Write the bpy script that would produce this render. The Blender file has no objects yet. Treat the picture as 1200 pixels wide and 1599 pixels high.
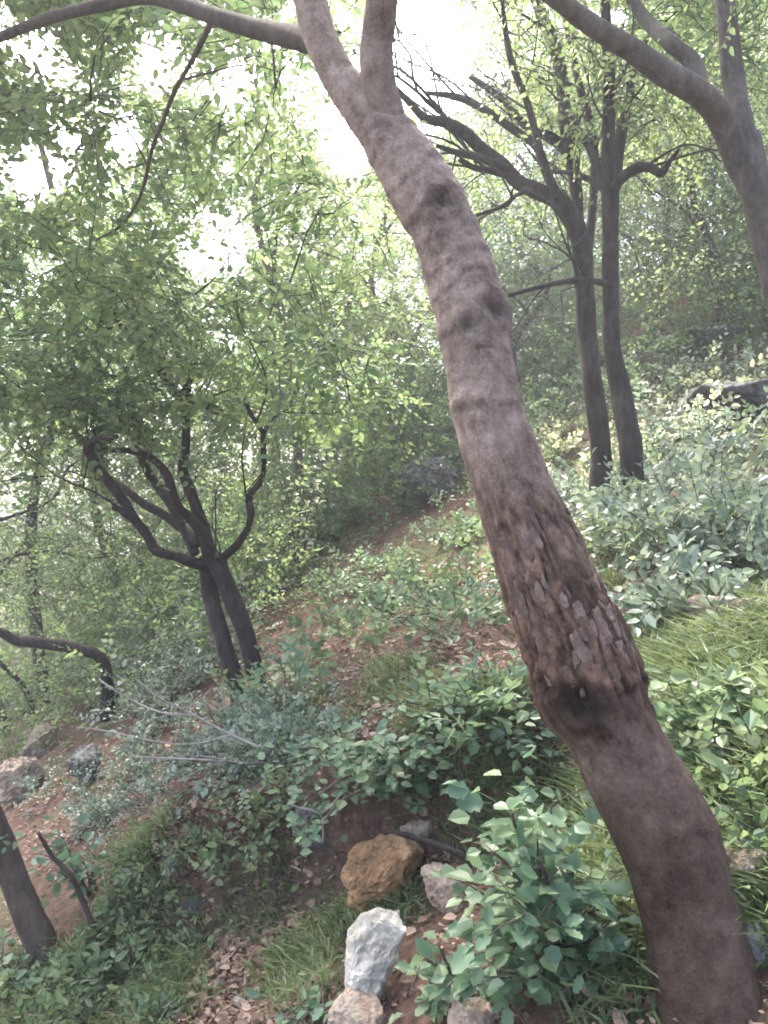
import bpy, bmesh, math, random
import numpy as np
from mathutils import Vector, Matrix, Quaternion

random.seed(7)
rng = np.random.default_rng(11)
R = math.radians

# ------------------------------------------------------------------ camera
scene = bpy.context.scene
COL = scene.collection
EYE = 1.6
FPX = 1163.0                       # focal length in pixels of the 1200 x 1599 photograph
cam_data = bpy.data.cameras.new('camera')
cam_data.sensor_fit = 'VERTICAL'
cam_data.sensor_height = 36.0
cam_data.lens = 36.0 * FPX / 1599.0
cam_data.clip_start = 0.05
cam_data.clip_end = 2000
cam = bpy.data.objects.new('camera', cam_data)
cam.location = (0, 0, EYE)
cam.rotation_euler = (R(90), 0, 0)
COL.objects.link(cam)
scene.camera = cam

# ------------------------------------------------------------------ sky, sun, exposure
SUN_EL, SUN_AZ = R(58), R(-28)      # azimuth from +Y (ahead), negative = to the left
world = bpy.data.worlds.new('World')
scene.world = world
world.use_nodes = True
wn = world.node_tree
wn.nodes.clear()
sky = wn.nodes.new('ShaderNodeTexSky')
sky.sky_type = 'NISHITA'
sky.sun_disc = False
sky.sun_elevation = SUN_EL
sky.sun_rotation = SUN_AZ
sky.dust_density = 6.0
sky.ozone_density = 1.0
sky.air_density = 1.0
bg = wn.nodes.new('ShaderNodeBackground')
bg.inputs['Strength'].default_value = 0.15
wo = wn.nodes.new('ShaderNodeOutputWorld')
wn.links.new(sky.outputs[0], bg.inputs[0])
wn.links.new(bg.outputs[0], wo.inputs[0])
sun_d = bpy.data.lights.new('sun', 'SUN')
sun_d.energy = 2.8
sun_d.angle = R(10)
sun_d.color = (1.0, 0.97, 0.91)
sun = bpy.data.objects.new('sun', sun_d)
sd = Vector((math.sin(SUN_AZ) * math.cos(SUN_EL), math.cos(SUN_AZ) * math.cos(SUN_EL), math.sin(SUN_EL)))
sun.rotation_euler = (-sd).to_track_quat('-Z', 'Y').to_euler()
sun.location = sd * 50
COL.objects.link(sun)
scene.view_settings.view_transform = 'Standard'
scene.view_settings.look = 'None'
scene.view_settings.gamma = 1.0
scene.view_settings.use_curve_mapping = False
scene.view_settings.exposure = 2.9
cy = scene.cycles
cy.use_denoising = True
cy.max_bounces = 4
cy.diffuse_bounces = 3
cy.glossy_bounces = 2
cy.transmission_bounces = 3
cy.transparent_max_bounces = 4
cy.volume_bounces = 0
cy.sample_clamp_indirect = 6
cy.filter_width = 1.8

# ------------------------------------------------------------------ numeric helpers
def _hash(ix, iy, iz, seed):
    h = (ix * 374761393 + iy * 668265263 + iz * 2147483647 + seed * 144665) & 0xFFFFFFFF
    h = ((h ^ (h >> 13)) * 1274126177) & 0xFFFFFFFF
    h = ((h ^ (h >> 16)) * 2246822519) & 0xFFFFFFFF
    return ((h ^ (h >> 15)) & 0xFFFFFF) / float(0xFFFFFF)

def noise3(p, seed=0):
    """value noise in -1..1, p (...,3)"""
    p = np.asarray(p, dtype=np.float64)
    f = np.floor(p)
    i = f.astype(np.int64)
    t = p - f
    t = t * t * (3 - 2 * t)
    out = 0
    for dx in (0, 1):
        wx = t[..., 0] if dx else 1 - t[..., 0]
        for dy in (0, 1):
            wy = t[..., 1] if dy else 1 - t[..., 1]
            for dz in (0, 1):
                wz = t[..., 2] if dz else 1 - t[..., 2]
                out = out + wx * wy * wz * _hash(i[..., 0] + dx, i[..., 1] + dy, i[..., 2] + dz, seed)
    return out * 2 - 1

def fbm(p, octaves=4, seed=0, gain=0.5):
    p = np.asarray(p, dtype=np.float64)
    s, a, tot = 0, 1.0, 0.0
    for o in range(octaves):
        s = s + a * noise3(p * (2.03 ** o) + 17.3 * o, seed + o)
        tot += a
        a *= gain
    return s / tot

def sstep(a, b, x):
    t = np.clip((np.asarray(x, dtype=np.float64) - a) / (b - a), 0, 1)
    return t * t * (3 - 2 * t)

def height(x, y):
    """the hillside: climbs to the right and, gently, ahead"""
    x = np.asarray(x, dtype=np.float64)
    y = np.asarray(y, dtype=np.float64)
    z = 0.5 * 35 * np.tanh(x / 35) + 0.12 * 60 * np.tanh(y / 60)
    p2 = np.stack([x, y, np.zeros_like(x)], -1)
    far = sstep(4, 12, np.hypot(x, y))
    z = z + 1.1 * sstep(5.8, 12.5, y) * sstep(-7.5, -1.0, x)          # the bank steepens further up
    z = z + 0.5 * far * noise3(p2 / 5.5, 3) + (0.05 + 0.10 * far) * noise3(p2 / 1.3, 5)
    z = z + 0.035 * noise3(p2 / 0.38, 6) + 0.012 * noise3(p2 / 0.13, 8)
    win = sstep(-1.5, -0.9, x) * (1 - sstep(0.45, 1.0, x))
    bank = y + 0.25 * x + 0.12 * noise3(p2 / 0.5, 9)
    z = z + win * (0.34 * sstep(2.74, 2.92, bank) * (1 - sstep(3.6, 6.0, bank)) - 0.12 * sstep(2.1, 2.6, bank) * (1 - sstep(2.74, 2.92, bank)))
    return z

def P(px, py, d):
    """the point d metres ahead on the line of sight of photo pixel (px, py)"""
    return np.array([(px - 600.0) / FPX * d, d, EYE + (799.5 - py) / FPX * d])

_DS = np.geomspace(1.2, 60, 150)
def hit_many(px, py):
    """where the lines of sight of photo pixels meet the hillside; rows that miss are dropped"""
    u = (np.asarray(px, dtype=np.float64) - 600.0) / FPX
    v = (799.5 - np.asarray(py, dtype=np.float64)) / FPX
    below = EYE + v[:, None] * _DS <= height(u[:, None] * _DS, np.ones((len(u), 1)) * _DS)
    ok = below.any(1)
    u, v, k = u[ok], v[ok], np.maximum(below[ok].argmax(1), 1)
    lo, hi = _DS[k - 1], _DS[k]
    for _ in range(9):
        m = (lo + hi) / 2
        b_ = EYE + v * m <= height(u * m, m)
        hi = np.where(b_, m, hi); lo = np.where(b_, lo, m)
    return np.stack([u * hi, hi, height(u * hi, hi)], -1)

def hit(px, py):
    for k in range(60):
        h_ = hit_many([px], [py + 8 * k])
        if len(h_):
            return h_[0]

def frame_of(d):
    d = d / np.linalg.norm(d)
    a = np.array([0, 0, 1.0]) if abs(d[2]) < 0.9 else np.array([1.0, 0, 0])
    s = np.cross(d, a)
    s /= np.linalg.norm(s)
    return s, np.cross(s, d)

def unit(v):
    v = np.asarray(v, dtype=np.float64)
    return v / np.maximum(np.linalg.norm(v, axis=-1, keepdims=True), 1e-9)

# ------------------------------------------------------------------ materials
def new_mat(name):
    m = bpy.data.materials.new(name)
    m.use_nodes = True
    nt = m.node_tree
    nt.nodes.clear()
    out = nt.nodes.new('ShaderNodeOutputMaterial')
    return m, nt, out

def N(nt, t, **kw):
    n = nt.nodes.new(t)
    for k, v in kw.items():
        if k in n.inputs:
            n.inputs[k].default_value = v
        else:
            setattr(n, k, v)
    return n

def ramp(nt, fac, stops):
    r = nt.nodes.new('ShaderNodeValToRGB')
    el = r.color_ramp.elements
    while len(el) < len(stops):
        el.new(0.5)
    for e, (p, c) in zip(el, stops):
        e.position = p
        e.color = (*c, 1)
    nt.links.new(fac, r.inputs[0])
    return r.outputs[0]

def mat_leaf(name, dark, mid, light, rough=0.45, trans=0.4, scale=2.0, spec=0.5, obj_var=0.12):
    m, nt, out = new_mat(name)
    L = nt.links.new
    geo = N(nt, 'ShaderNodeNewGeometry')
    tc = N(nt, 'ShaderNodeTexCoord')
    no = N(nt, 'ShaderNodeTexNoise', Scale=scale, Detail=2.0)
    L(geo.outputs['Position'], no.inputs['Vector'])
    mx = N(nt, 'ShaderNodeMath', operation='MULTIPLY_ADD')
    mx.inputs[1].default_value = 0.7
    L(geo.outputs['Random Per Island'], mx.inputs[0])
    sc = N(nt, 'ShaderNodeMath', operation='MULTIPLY_ADD')
    sc.inputs[1].default_value = 1.0
    sc.inputs[2].default_value = -0.20 - 0.6 * obj_var
    L(no.outputs['Fac'], sc.inputs[0])
    L(sc.outputs[0], mx.inputs[2])
    oi = N(nt, 'ShaderNodeObjectInfo')
    ov = N(nt, 'ShaderNodeMath', operation='MULTIPLY_ADD')
    ov.inputs[1].default_value = obj_var
    L(oi.outputs['Random'], ov.inputs[0])
    L(mx.outputs[0], ov.inputs[2])
    c = ramp(nt, ov.outputs[0], [(0.15, dark), (0.55, mid), (0.95, light)])
    pb = N(nt, 'ShaderNodeBsdfPrincipled', Roughness=rough)
    pb.inputs['Specular IOR Level'].default_value = spec
    L(c, pb.inputs['Base Color'])
    tr = N(nt, 'ShaderNodeBsdfTranslucent')
    hs = N(nt, 'ShaderNodeHueSaturation', Hue=0.49, Saturation=1.02, Value=2.3)
    L(c, hs.inputs['Color'])
    L(hs.outputs[0], tr.inputs['Color'])
    ms = N(nt, 'ShaderNodeMixShader')
    ms.inputs[0].default_value = trans
    L(pb.outputs[0], ms.inputs[1])
    L(tr.outputs[0], ms.inputs[2])
    L(ms.outputs[0], out.inputs[0])
    return m

def mat_bark(name, c0, c1, c2, scale=14.0, bump=0.5, stretch=0.35, use_attr=False):
    m, nt, out = new_mat(name)
    L = nt.links.new
    geo = N(nt, 'ShaderNodeNewGeometry')
    mp = N(nt, 'ShaderNodeMapping')
    mp.inputs['Scale'].default_value = (1, 1, stretch)
    L(geo.outputs['Position'], mp.inputs[0])
    n1 = N(nt, 'ShaderNodeTexNoise', Scale=scale, Detail=7.0, Roughness=0.62)
    L(mp.outputs[0], n1.inputs['Vector'])
    n2 = N(nt, 'ShaderNodeTexNoise', Scale=scale * 0.16, Detail=3.0)
    L(geo.outputs['Position'], n2.inputs['Vector'])
    mx = N(nt, 'ShaderNodeMath', operation='MULTIPLY_ADD')
    mx.inputs[1].default_value = 0.55
    hl = N(nt, 'ShaderNodeMath', operation='MULTIPLY')
    hl.inputs[1].default_value = 0.45
    L(n2.outputs['Fac'], hl.inputs[0])
    L(n1.outputs['Fac'], mx.inputs[0])
    L(hl.outputs[0], mx.inputs[2])
    n4 = N(nt, 'ShaderNodeTexNoise', Scale=scale * 5.5, Detail=5.0, Roughness=0.7)
    L(mp.outputs[0], n4.inputs['Vector'])
    fg = N(nt, 'ShaderNodeMath', operation='MULTIPLY_ADD')
    fg.inputs[1].default_value = 0.42
    L(n4.outputs['Fac'], fg.inputs[0])
    sb = N(nt, 'ShaderNodeMath', operation='SUBTRACT')
    sb.inputs[1].default_value = 0.21
    L(mx.outputs[0], sb.inputs[0])
    L(sb.outputs[0], fg.inputs[2])
    c = ramp(nt, fg.outputs[0], [(0.33, c0), (0.5, c1), (0.68, c2)])
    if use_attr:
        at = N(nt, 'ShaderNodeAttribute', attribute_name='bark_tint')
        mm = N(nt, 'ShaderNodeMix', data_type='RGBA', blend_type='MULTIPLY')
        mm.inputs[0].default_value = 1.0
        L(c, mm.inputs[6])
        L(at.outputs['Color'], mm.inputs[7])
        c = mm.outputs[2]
    pb = N(nt, 'ShaderNodeBsdfPrincipled', Roughness=0.9)
    pb.inputs['Specular IOR Level'].default_value = 0.2
    L(c, pb.inputs['Base Color'])
    hb = N(nt, 'ShaderNodeMath', operation='MULTIPLY_ADD')
    hb.inputs[1].default_value = 0.5
    L(n4.outputs['Fac'], hb.inputs[0])
    L(n1.outputs['Fac'], hb.inputs[2])
    bp = N(nt, 'ShaderNodeBump', Strength=bump, Distance=0.012)
    L(hb.outputs[0], bp.inputs['Height'])
    L(bp.outputs[0], pb.inputs['Normal'])
    L(pb.outputs[0], out.inputs[0])
    return m

def mat_rock(name, c0, c1, c2, lichen=(0.3, 0.32, 0.25), la=0.3):
    m, nt, out = new_mat(name)
    L = nt.links.new
    geo = N(nt, 'ShaderNodeNewGeometry')
    n1 = N(nt, 'ShaderNodeTexNoise', Scale=22.0, Detail=8.0, Roughness=0.65)
    n2 = N(nt, 'ShaderNodeTexNoise', Scale=5.0, Detail=4.0)
    L(geo.outputs['Position'], n1.inputs['Vector'])
    L(geo.outputs['Position'], n2.inputs['Vector'])
    av = N(nt, 'ShaderNodeMath', operation='ADD')
    L(n1.outputs['Fac'], av.inputs[0])
    L(n2.outputs['Fac'], av.inputs[1])
    hf = N(nt, 'ShaderNodeMath', operation='MULTIPLY')
    hf.inputs[1].default_value = 0.5
    L(av.outputs[0], hf.inputs[0])
    c = ramp(nt, hf.outputs[0], [(0.36, c0), (0.5, c1), (0.66, c2)])
    n3 = N(nt, 'ShaderNodeTexNoise', Scale=9.0, Detail=6.0)
    mp = N(nt, 'ShaderNodeMapping')
    mp.inputs['Location'].default_value = (3, 7, 1)
    L(geo.outputs['Position'], mp.inputs[0])
    L(mp.outputs[0], n3.inputs['Vector'])
    f = ramp(nt, n3.outputs['Fac'], [(0.52, (0, 0, 0)), (0.62, (la, la, la))])
    mm = N(nt, 'ShaderNodeMix', data_type='RGBA')
    L(f, mm.inputs[0])
    L(c, mm.inputs[6])
    mm.inputs[7].default_value = (*lichen, 1)
    pb = N(nt, 'ShaderNodeBsdfPrincipled', Roughness=0.85)
    L(mm.outputs[2], pb.inputs['Base Color'])
    n5 = N(nt, 'ShaderNodeTexNoise', Scale=90.0, Detail=6.0, Roughness=0.7)
    L(geo.outputs['Position'], n5.inputs['Vector'])
    hb = N(nt, 'ShaderNodeMath', operation='MULTIPLY_ADD')
    hb.inputs[1].default_value = 0.45
    L(n5.outputs['Fac'], hb.inputs[0])
    L(n1.outputs['Fac'], hb.inputs[2])
    bp = N(nt, 'ShaderNodeBump', Strength=0.9, Distance=0.015)
    L(hb.outputs[0], bp.inputs['Height'])
    L(bp.outputs[0], pb.inputs['Normal'])
    L(pb.outputs[0], out.inputs[0])
    return m

def mat_soil():
    m, nt, out = new_mat('soil')
    L = nt.links.new
    geo = N(nt, 'ShaderNodeNewGeometry')
    n1 = N(nt, 'ShaderNodeTexNoise', Scale=30.0, Detail=8.0, Roughness=0.7)
    n2 = N(nt, 'ShaderNodeTexNoise', Scale=1.3, Detail=5.0)
    n3 = N(nt, 'ShaderNodeTexVoronoi', Scale=26.0)
    for n in (n1, n2, n3):
        L(geo.outputs['Position'], n.inputs['Vector'])
    c1 = ramp(nt, n1.outputs['Fac'], [(0.3, (0.025, 0.016, 0.012)), (0.5, (0.075, 0.045, 0.033)), (0.72, (0.17, 0.11, 0.082))])
    vc = ramp(nt, n3.outputs['Color'], [(0.1, (0.05, 0.03, 0.022)), (0.5, (0.12, 0.068, 0.05)), (0.9, (0.2, 0.13, 0.1))])
    mm = N(nt, 'ShaderNodeMix', data_type='RGBA')
    mm.inputs[0].default_value = 0.2
    L(c1, mm.inputs[6])
    L(vc, mm.inputs[7])
    g = ramp(nt, n2.outputs['Fac'], [(0.48, (0, 0, 0)), (0.62, (0.6, 0.6, 0.6))])
    mg = N(nt, 'ShaderNodeMix', data_type='RGBA')
    L(g, mg.inputs[0])
    L(mm.outputs[2], mg.inputs[6])
    mg.inputs[7].default_value = (0.06, 0.075, 0.03, 1)
    pb = N(nt, 'ShaderNodeBsdfPrincipled', Roughness=0.95)
    pb.inputs['Specular IOR Level'].default_value = 0.15
    L(mg.outputs[2], pb.inputs['Base Color'])
    ad = N(nt, 'ShaderNodeMath', operation='ADD')
    L(n1.outputs['Fac'], ad.inputs[0])
    L(n3.outputs['Distance'], ad.inputs[1])
    bp = N(nt, 'ShaderNodeBump', Strength=0.8, Distance=0.02)
    L(ad.outputs[0], bp.inputs['Height'])
    L(bp.outputs[0], pb.inputs['Normal'])
    L(pb.outputs[0], out.inputs[0])
    return m

M = {}
M['soil'] = mat_soil()
M['canopy'] = mat_leaf('canopy_leaf', (0.05, 0.086, 0.040), (0.09, 0.14, 0.058), (0.15, 0.195, 0.08), trans=0.5, scale=1.2)
M['canopy_yellow'] = mat_leaf('canopy_leaf_yellow', (0.065, 0.10, 0.042), (0.11, 0.158, 0.062), (0.17, 0.21, 0.085), trans=0.5, scale=1.2)
M['canopy_dark'] = mat_leaf('canopy_leaf_dark', (0.03, 0.055, 0.025), (0.055, 0.09, 0.04), (0.09, 0.13, 0.055), trans=0.42, scale=0.9)
M['shrub_blue'] = mat_leaf('shrub_leaf_blue_green', (0.05, 0.095, 0.055), (0.085, 0.15, 0.085), (0.15, 0.205, 0.105), rough=0.45, trans=0.32, scale=5, obj_var=0.5)
M['shrub_grey'] = mat_leaf('shrub_leaf_grey_green', (0.06, 0.088, 0.06), (0.12, 0.158, 0.108), (0.20, 0.245, 0.175), rough=0.42, trans=0.25, scale=3, spec=0.7)
M['shrub_green'] = mat_leaf('shrub_leaf_green', (0.045, 0.08, 0.038), (0.09, 0.135, 0.06), (0.15, 0.195, 0.09), rough=0.5, trans=0.3, scale=3)
M['shrub_pale'] = mat_leaf('shrub_leaf_pale', (0.13, 0.16, 0.08), (0.24, 0.27, 0.15), (0.42, 0.43, 0.27), rough=0.35, trans=0.3, scale=4, spec=0.7)
M['grass'] = mat_leaf('grass_blade', (0.045, 0.07, 0.025), (0.09, 0.125, 0.045), (0.15, 0.18, 0.075), rough=0.55, trans=0.3, scale=3)
M['litter'] = mat_leaf('dead_leaf', (0.06, 0.033, 0.024), (0.15, 0.088, 0.062), (0.32, 0.22, 0.16), rough=0.7, trans=0.1, scale=4)
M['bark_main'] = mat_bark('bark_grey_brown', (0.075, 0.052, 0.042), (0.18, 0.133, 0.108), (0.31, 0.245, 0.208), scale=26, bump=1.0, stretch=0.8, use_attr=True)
M['bark_plate'] = mat_bark('bark_plate', (0.06, 0.042, 0.036), (0.13, 0.092, 0.076), (0.22, 0.165, 0.14), scale=34, bump=0.8, stretch=0.4)
M['bark_dark'] = mat_bark('bark_dark', (0.018, 0.014, 0.013), (0.038, 0.03, 0.028), (0.075, 0.06, 0.055), scale=22, bump=0.8)
M['bark_grey'] = mat_bark('bark_grey', (0.045, 0.037, 0.034), (0.088, 0.074, 0.068), (0.15, 0.125, 0.115), scale=20, bump=0.6)
M['bark_brown'] = mat_bark('bark_brown', (0.035, 0.026, 0.022), (0.075, 0.055, 0.045), (0.13, 0.1, 0.08), scale=22, bump=0.7)
M['twig'] = mat_bark('twig', (0.05, 0.04, 0.03), (0.09, 0.07, 0.055), (0.14, 0.11, 0.09), scale=30, bump=0.2)
M['dead_wood'] = mat_bark('dead_wood', (0.16, 0.135, 0.12), (0.28, 0.245, 0.22), (0.40, 0.355, 0.33), scale=40, bump=0.3)
M['rock_white'] = mat_rock('rock_white', (0.19, 0.165, 0.135), (0.42, 0.385, 0.33), (0.60, 0.555, 0.48), lichen=(.2, .19, .14), la=.6)
M['rock_orange'] = mat_rock('rock_orange', (0.12, 0.07, 0.035), (0.28, 0.155, 0.07), (0.40, 0.25, 0.13), la=0.1)
M['rock_tan'] = mat_rock('rock_tan', (0.14, 0.1, 0.075), (0.27, 0.2, 0.15), (0.42, 0.33, 0.26), la=0.25)
M['rock_grey'] = mat_rock('rock_grey', (0.07, 0.068, 0.065), (0.15, 0.145, 0.14), (0.27, 0.26, 0.25))
M['rock_dark'] = mat_rock('rock_dark', (0.03, 0.028, 0.027), (0.075, 0.07, 0.066), (0.15, 0.14, 0.13), la=0.2)

# ------------------------------------------------------------------ object helpers
def tag(o, label=None, cat=None, group=None, kind=None):
    if label: o['label'] = label
    if cat: o['category'] = cat
    if group: o['group'] = group
    if kind: o['kind'] = kind
    return o

def empty(name, loc, label=None, cat=None, group=None):
    o = bpy.data.objects.new(name, None)
    o.empty_display_size = 0.1
    o.location = loc
    COL.objects.link(o)
    return tag(o, label, cat, group)

class MB:
    """collects vertices and faces for one mesh; all in world space"""
    def __init__(self):
        self.v, self.q, self.t, self.mq, self.mt, self.n = [], [], [], [], [], 0
    def add(self, v, quads=None, tris=None, mat=0):
        v = np.asarray(v, dtype=np.float64).reshape(-1, 3)
        if quads is not None and len(quads):
            q = np.asarray(quads, dtype=np.int64).reshape(-1, 4) + self.n
            self.q.append(q); self.mq.append(np.full(len(q), mat))
        if tris is not None and len(tris):
            t = np.asarray(tris, dtype=np.int64).reshape(-1, 3) + self.n
            self.t.append(t); self.mt.append(np.full(len(t), mat))
        self.v.append(v)
        self.n += len(v)
    def mesh(self, name, mats, origin=(0, 0, 0), smooth=False):
        me = bpy.data.meshes.new(name)
        v = np.concatenate(self.v) - np.asarray(origin, dtype=np.float64)
        q = np.concatenate(self.q) if self.q else np.zeros((0, 4), dtype=np.int64)
        t = np.concatenate(self.t) if self.t else np.zeros((0, 3), dtype=np.int64)
        me.vertices.add(len(v))
        me.vertices.foreach_set('co', v.astype(np.float32).ravel())
        nl = len(q) * 4 + len(t) * 3
        me.loops.add(nl)
        me.loops.foreach_set('vertex_index', np.concatenate([q.ravel(), t.ravel()]).astype(np.int32))
        me.polygons.add(len(q) + len(t))
        starts = np.concatenate([np.arange(len(q)) * 4, len(q) * 4 + np.arange(len(t)) * 3]).astype(np.int32)
        me.polygons.foreach_set('loop_start', starts)
        mi = np.concatenate((self.mq or [np.zeros(0)]) + (self.mt or [np.zeros(0)])).astype(np.int32)
        me.polygons.foreach_set('material_index', mi)
        me.polygons.foreach_set('use_smooth', np.full(len(q) + len(t), smooth))
        for m in mats:
            me.materials.append(m)
        me.update(calc_edges=True)
        return me
    def build(self, name, mats, parent=None, smooth=False, origin=None):
        if not isinstance(mats, (list, tuple)):
            mats = [mats]
        org = np.array(parent.location) if parent is not None else (np.zeros(3) if origin is None else np.asarray(origin))
        o = bpy.data.objects.new(name, self.mesh(name, mats, org, smooth))
        COL.objects.link(o)
        if parent is not None:
            o.parent = parent
        else:
            o.location = org
        return o

def resample(pts, rad, step):
    """Catmull-Rom through the points, with radii"""
    pts = np.asarray(pts, dtype=np.float64)
    rad = np.asarray(rad, dtype=np.float64)
    n = len(pts)
    a = np.vstack([2 * pts[0] - pts[1], pts, 2 * pts[-1] - pts[-2]])
    op, orr = [], []
    for i in range(n - 1):
        p0, p1, p2, p3 = a[i], a[i + 1], a[i + 2], a[i + 3]
        k = max(2, int(math.ceil(np.linalg.norm(p2 - p1) / step)))
        t = np.arange(k)[:, None] / k
        op.append(0.5 * (2 * p1 + (p2 - p0) * t + (2 * p0 - 5 * p1 + 4 * p2 - p3) * t ** 2 + (3 * p1 - p0 - 3 * p2 + p3) * t ** 3))
        ts = t[:, 0]
        orr.append(rad[i] * (1 - ts) + rad[i + 1] * ts)
    op.append(pts[-1:]); orr.append(rad[-1:])
    return np.concatenate(op), np.concatenate(orr)

def frames(path):
    d = unit(np.gradient(path, axis=0))
    s, u = frame_of(d[0])
    S, U = [], []
    for i in range(len(path)):
        s = s - d[i] * np.dot(s, d[i])
        s = s / max(np.linalg.norm(s), 1e-9)
        S.append(s); U.append(np.cross(s, d[i]))
    return d, np.array(S), np.array(U)

def tube(mb, pts, rad, step=0.06, sides=10, rough=0.0, nscale=9.0, seed=0, mat=0):
    path, r = resample(pts, rad, step)
    d, S, U = frames(path)
    th = np.linspace(0, 2 * math.pi, sides, endpoint=False)
    ring = np.cos(th)[None, :, None] * S[:, None, :] + np.sin(th)[None, :, None] * U[:, None, :]
    rr = np.repeat(r[:, None], sides, 1)
    if rough > 0:
        q = path[:, None, :] + ring * r[:, None, None]
        rr = rr * (1 + rough * fbm(q * nscale, 3, seed) + rough * 1.2 * noise3(q * np.array([1, 1, 0.6]) * nscale * 0.3, seed + 9))
    v = path[:, None, :] + ring * rr[:, :, None]
    n = len(path)
    i = np.arange(n - 1)[:, None] * sides
    j = np.arange(sides)[None, :]
    k = (np.arange(sides)[None, :] + 1) % sides
    q = np.stack([i + j, i + k, i + sides + k, i + sides + j], -1).reshape(-1, 4)
    vv = np.vstack([v.reshape(-1, 3), path[-1] + d[-1] * r[-1] * 0.6, path[0] - d[0] * r[0] * 0.3])
    a = (n - 1) * sides
    tr = [(a + x, a + (x + 1) % sides, n * sides) for x in range(sides)]
    tr += [((x + 1) % sides, x, n * sides + 1) for x in range(sides)]
    mb.add(vv, q, tr, mat)
    return path, r

# ------------------------------------------------------------------ leaves
# template: two quads folded along the midrib; x across, y along, z up
LEAF_V = np.array([(0, 0, 0), (-.27, .30, .06), (-.22, .68, .05), (0, 1, -.06), (.22, .68, .05), (.27, .30, .06)])
LEAF_Q = np.array([(0, 3, 2, 1), (0, 5, 4, 3)])
FAR_V = np.array([(0, 0, 0), (-.28, .5, .07), (0, 1, -.05), (.28, .5, .07)])
FAR_T = np.array([(0, 2, 1), (0, 3, 2)])
BLADE_V = np.array([(-.5, 0, 0), (.5, 0, 0), (.38, .5, .10), (-.38, .5, .10), (0, 1, -.08)])

def put_leaves(mb, pos, dirs, nrm, size, width=1.0, far=False, mat=0):
    pos = np.asarray(pos); n = len(pos)
    if n == 0: return
    dirs = unit(dirs)
    nrm = np.asarray(nrm, dtype=np.float64)
    side = unit(np.cross(dirs, nrm))
    nn = np.cross(side, dirs)
    tv = FAR_V if far else LEAF_V
    s = np.asarray(size).reshape(-1, 1, 1) * np.ones((n, 1, 1))
    v = pos[:, None, :] + s * (tv[None, :, 0:1] * width * side[:, None, :] + tv[None, :, 1:2] * dirs[:, None, :] + tv[None, :, 2:3] * nn[:, None, :])
    k = len(tv)
    off = (np.arange(n) * k)[:, None, None]
    if far:
        mb.add(v, None, (FAR_T[None] + off).reshape(-1, 3), mat)
    else:
        mb.add(v, (LEAF_Q[None] + off).reshape(-1, 4), None, mat)

def rnd_dirs(n, flat=1.0):
    v = rng.normal(size=(n, 3)) * np.array([1, 1, flat])
    return unit(v)

def sprays(mb, start, dirs, length, nleaf, leaf, far=False, width=1.0, droop=0.25, twig_mat=None, up=0.9):
    """flat leafy twigs: start (n,3), dirs (n,3), leaves alternate along both sides"""
    start = np.asarray(start); n = len(start)
    if n == 0: return
    dirs = unit(dirs)
    nrm = unit(np.array([0, 0, 1.0]) * up + rng.normal(size=(n, 3)) * 0.45)
    side = unit(np.cross(dirs, nrm))
    nn = np.cross(side, dirs)
    length = np.asarray(length) * np.ones(n)
    t = (np.arange(nleaf) + 0.7) / nleaf
    sg = np.where(np.arange(nleaf) % 2 == 0, 1.0, -1.0)
    pos = start[:, None, :] + dirs[:, None, :] * (length[:, None, None] * t[None, :, None]) - nn[:, None, :] * (droop * length[:, None, None] * (t ** 2)[None, :, None])
    ld = dirs[:, None, :] * 0.75 + side[:, None, :] * sg[None, :, None] + rng.normal(size=(n, nleaf, 3)) * 0.28 - nn[:, None, :] * 0.18
    ln = nn[:, None, :] + rng.normal(size=(n, nleaf, 3)) * 0.38
    sz = leaf * (0.65 + 0.7 * rng.random((n, nleaf))) * (1 - 0.25 * t[None, :])
    put_leaves(mb, pos.reshape(-1, 3), ld.reshape(-1, 3), ln.reshape(-1, 3), sz.ravel(), width, far)
    if twig_mat is not None:
        w = 0.0022 + 0.004 * length
        e = start + dirs * length[:, None] - nn * (droop * length)[:, None]
        m_ = start + dirs * (length * .5)[:, None] - nn * (droop * .25 * length)[:, None]
        v = np.stack([start - side * w[:, None], start + side * w[:, None], m_ + side * w[:, None] * .7 , m_ - side * w[:, None] * .7 , e], 1)
        v2 = np.stack([start - nn * w[:, None], start + nn * w[:, None], m_ + nn * w[:, None] * .7, m_ - nn * w[:, None] * .7, e], 1)
        o = (np.arange(n) * 5)[:, None, None]
        for vv in (v, v2):
            mb.add(vv, (np.array([[[0, 1, 2, 3]]]) + o).reshape(-1, 4), (np.array([[[3, 2, 4]]]) + o).reshape(-1, 3), twig_mat)

# gaps in the canopy where the white sky shows (photo pixels: x, y, rx, ry)
GAPS = [(670, 95, 62, 105), (545, 215, 42, 55), (250, 95, 40, 50), (195, 215, 26, 38), (355, 130, 40, 36), (335, 395, 52, 40), (60, 60, 32, 34), (70, 105, 38, 26), (60, 270, 50, 45), (350, 345, 30, 18),
        (65, 408, 30, 16), (590, 445, 22, 14), (360, 530, 22, 14), (480, 120, 26, 28), (735, 50, 34, 30), (960, 30, 24, 30), (815, 240, 26, 26), (860, 240, 14, 14), (780, 110, 26, 24), (310, 600, 30, 14), (20, 790, 24, 18), (0, 30, 24, 40)]
def in_gap(p, grow=1.0):
    p = np.atleast_2d(p)
    x = 600 + p[:, 0] / np.maximum(p[:, 1], .3) * FPX
    y = 799.5 - (p[:, 2] - EYE) / np.maximum(p[:, 1], .3) * FPX
    k = np.zeros(len(p), dtype=bool)
    for gx, gy, rx, ry in GAPS:
        k |= ((x - gx) / (rx * grow)) ** 2 + ((y - gy) / (ry * grow)) ** 2 < 1
    return k

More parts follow.
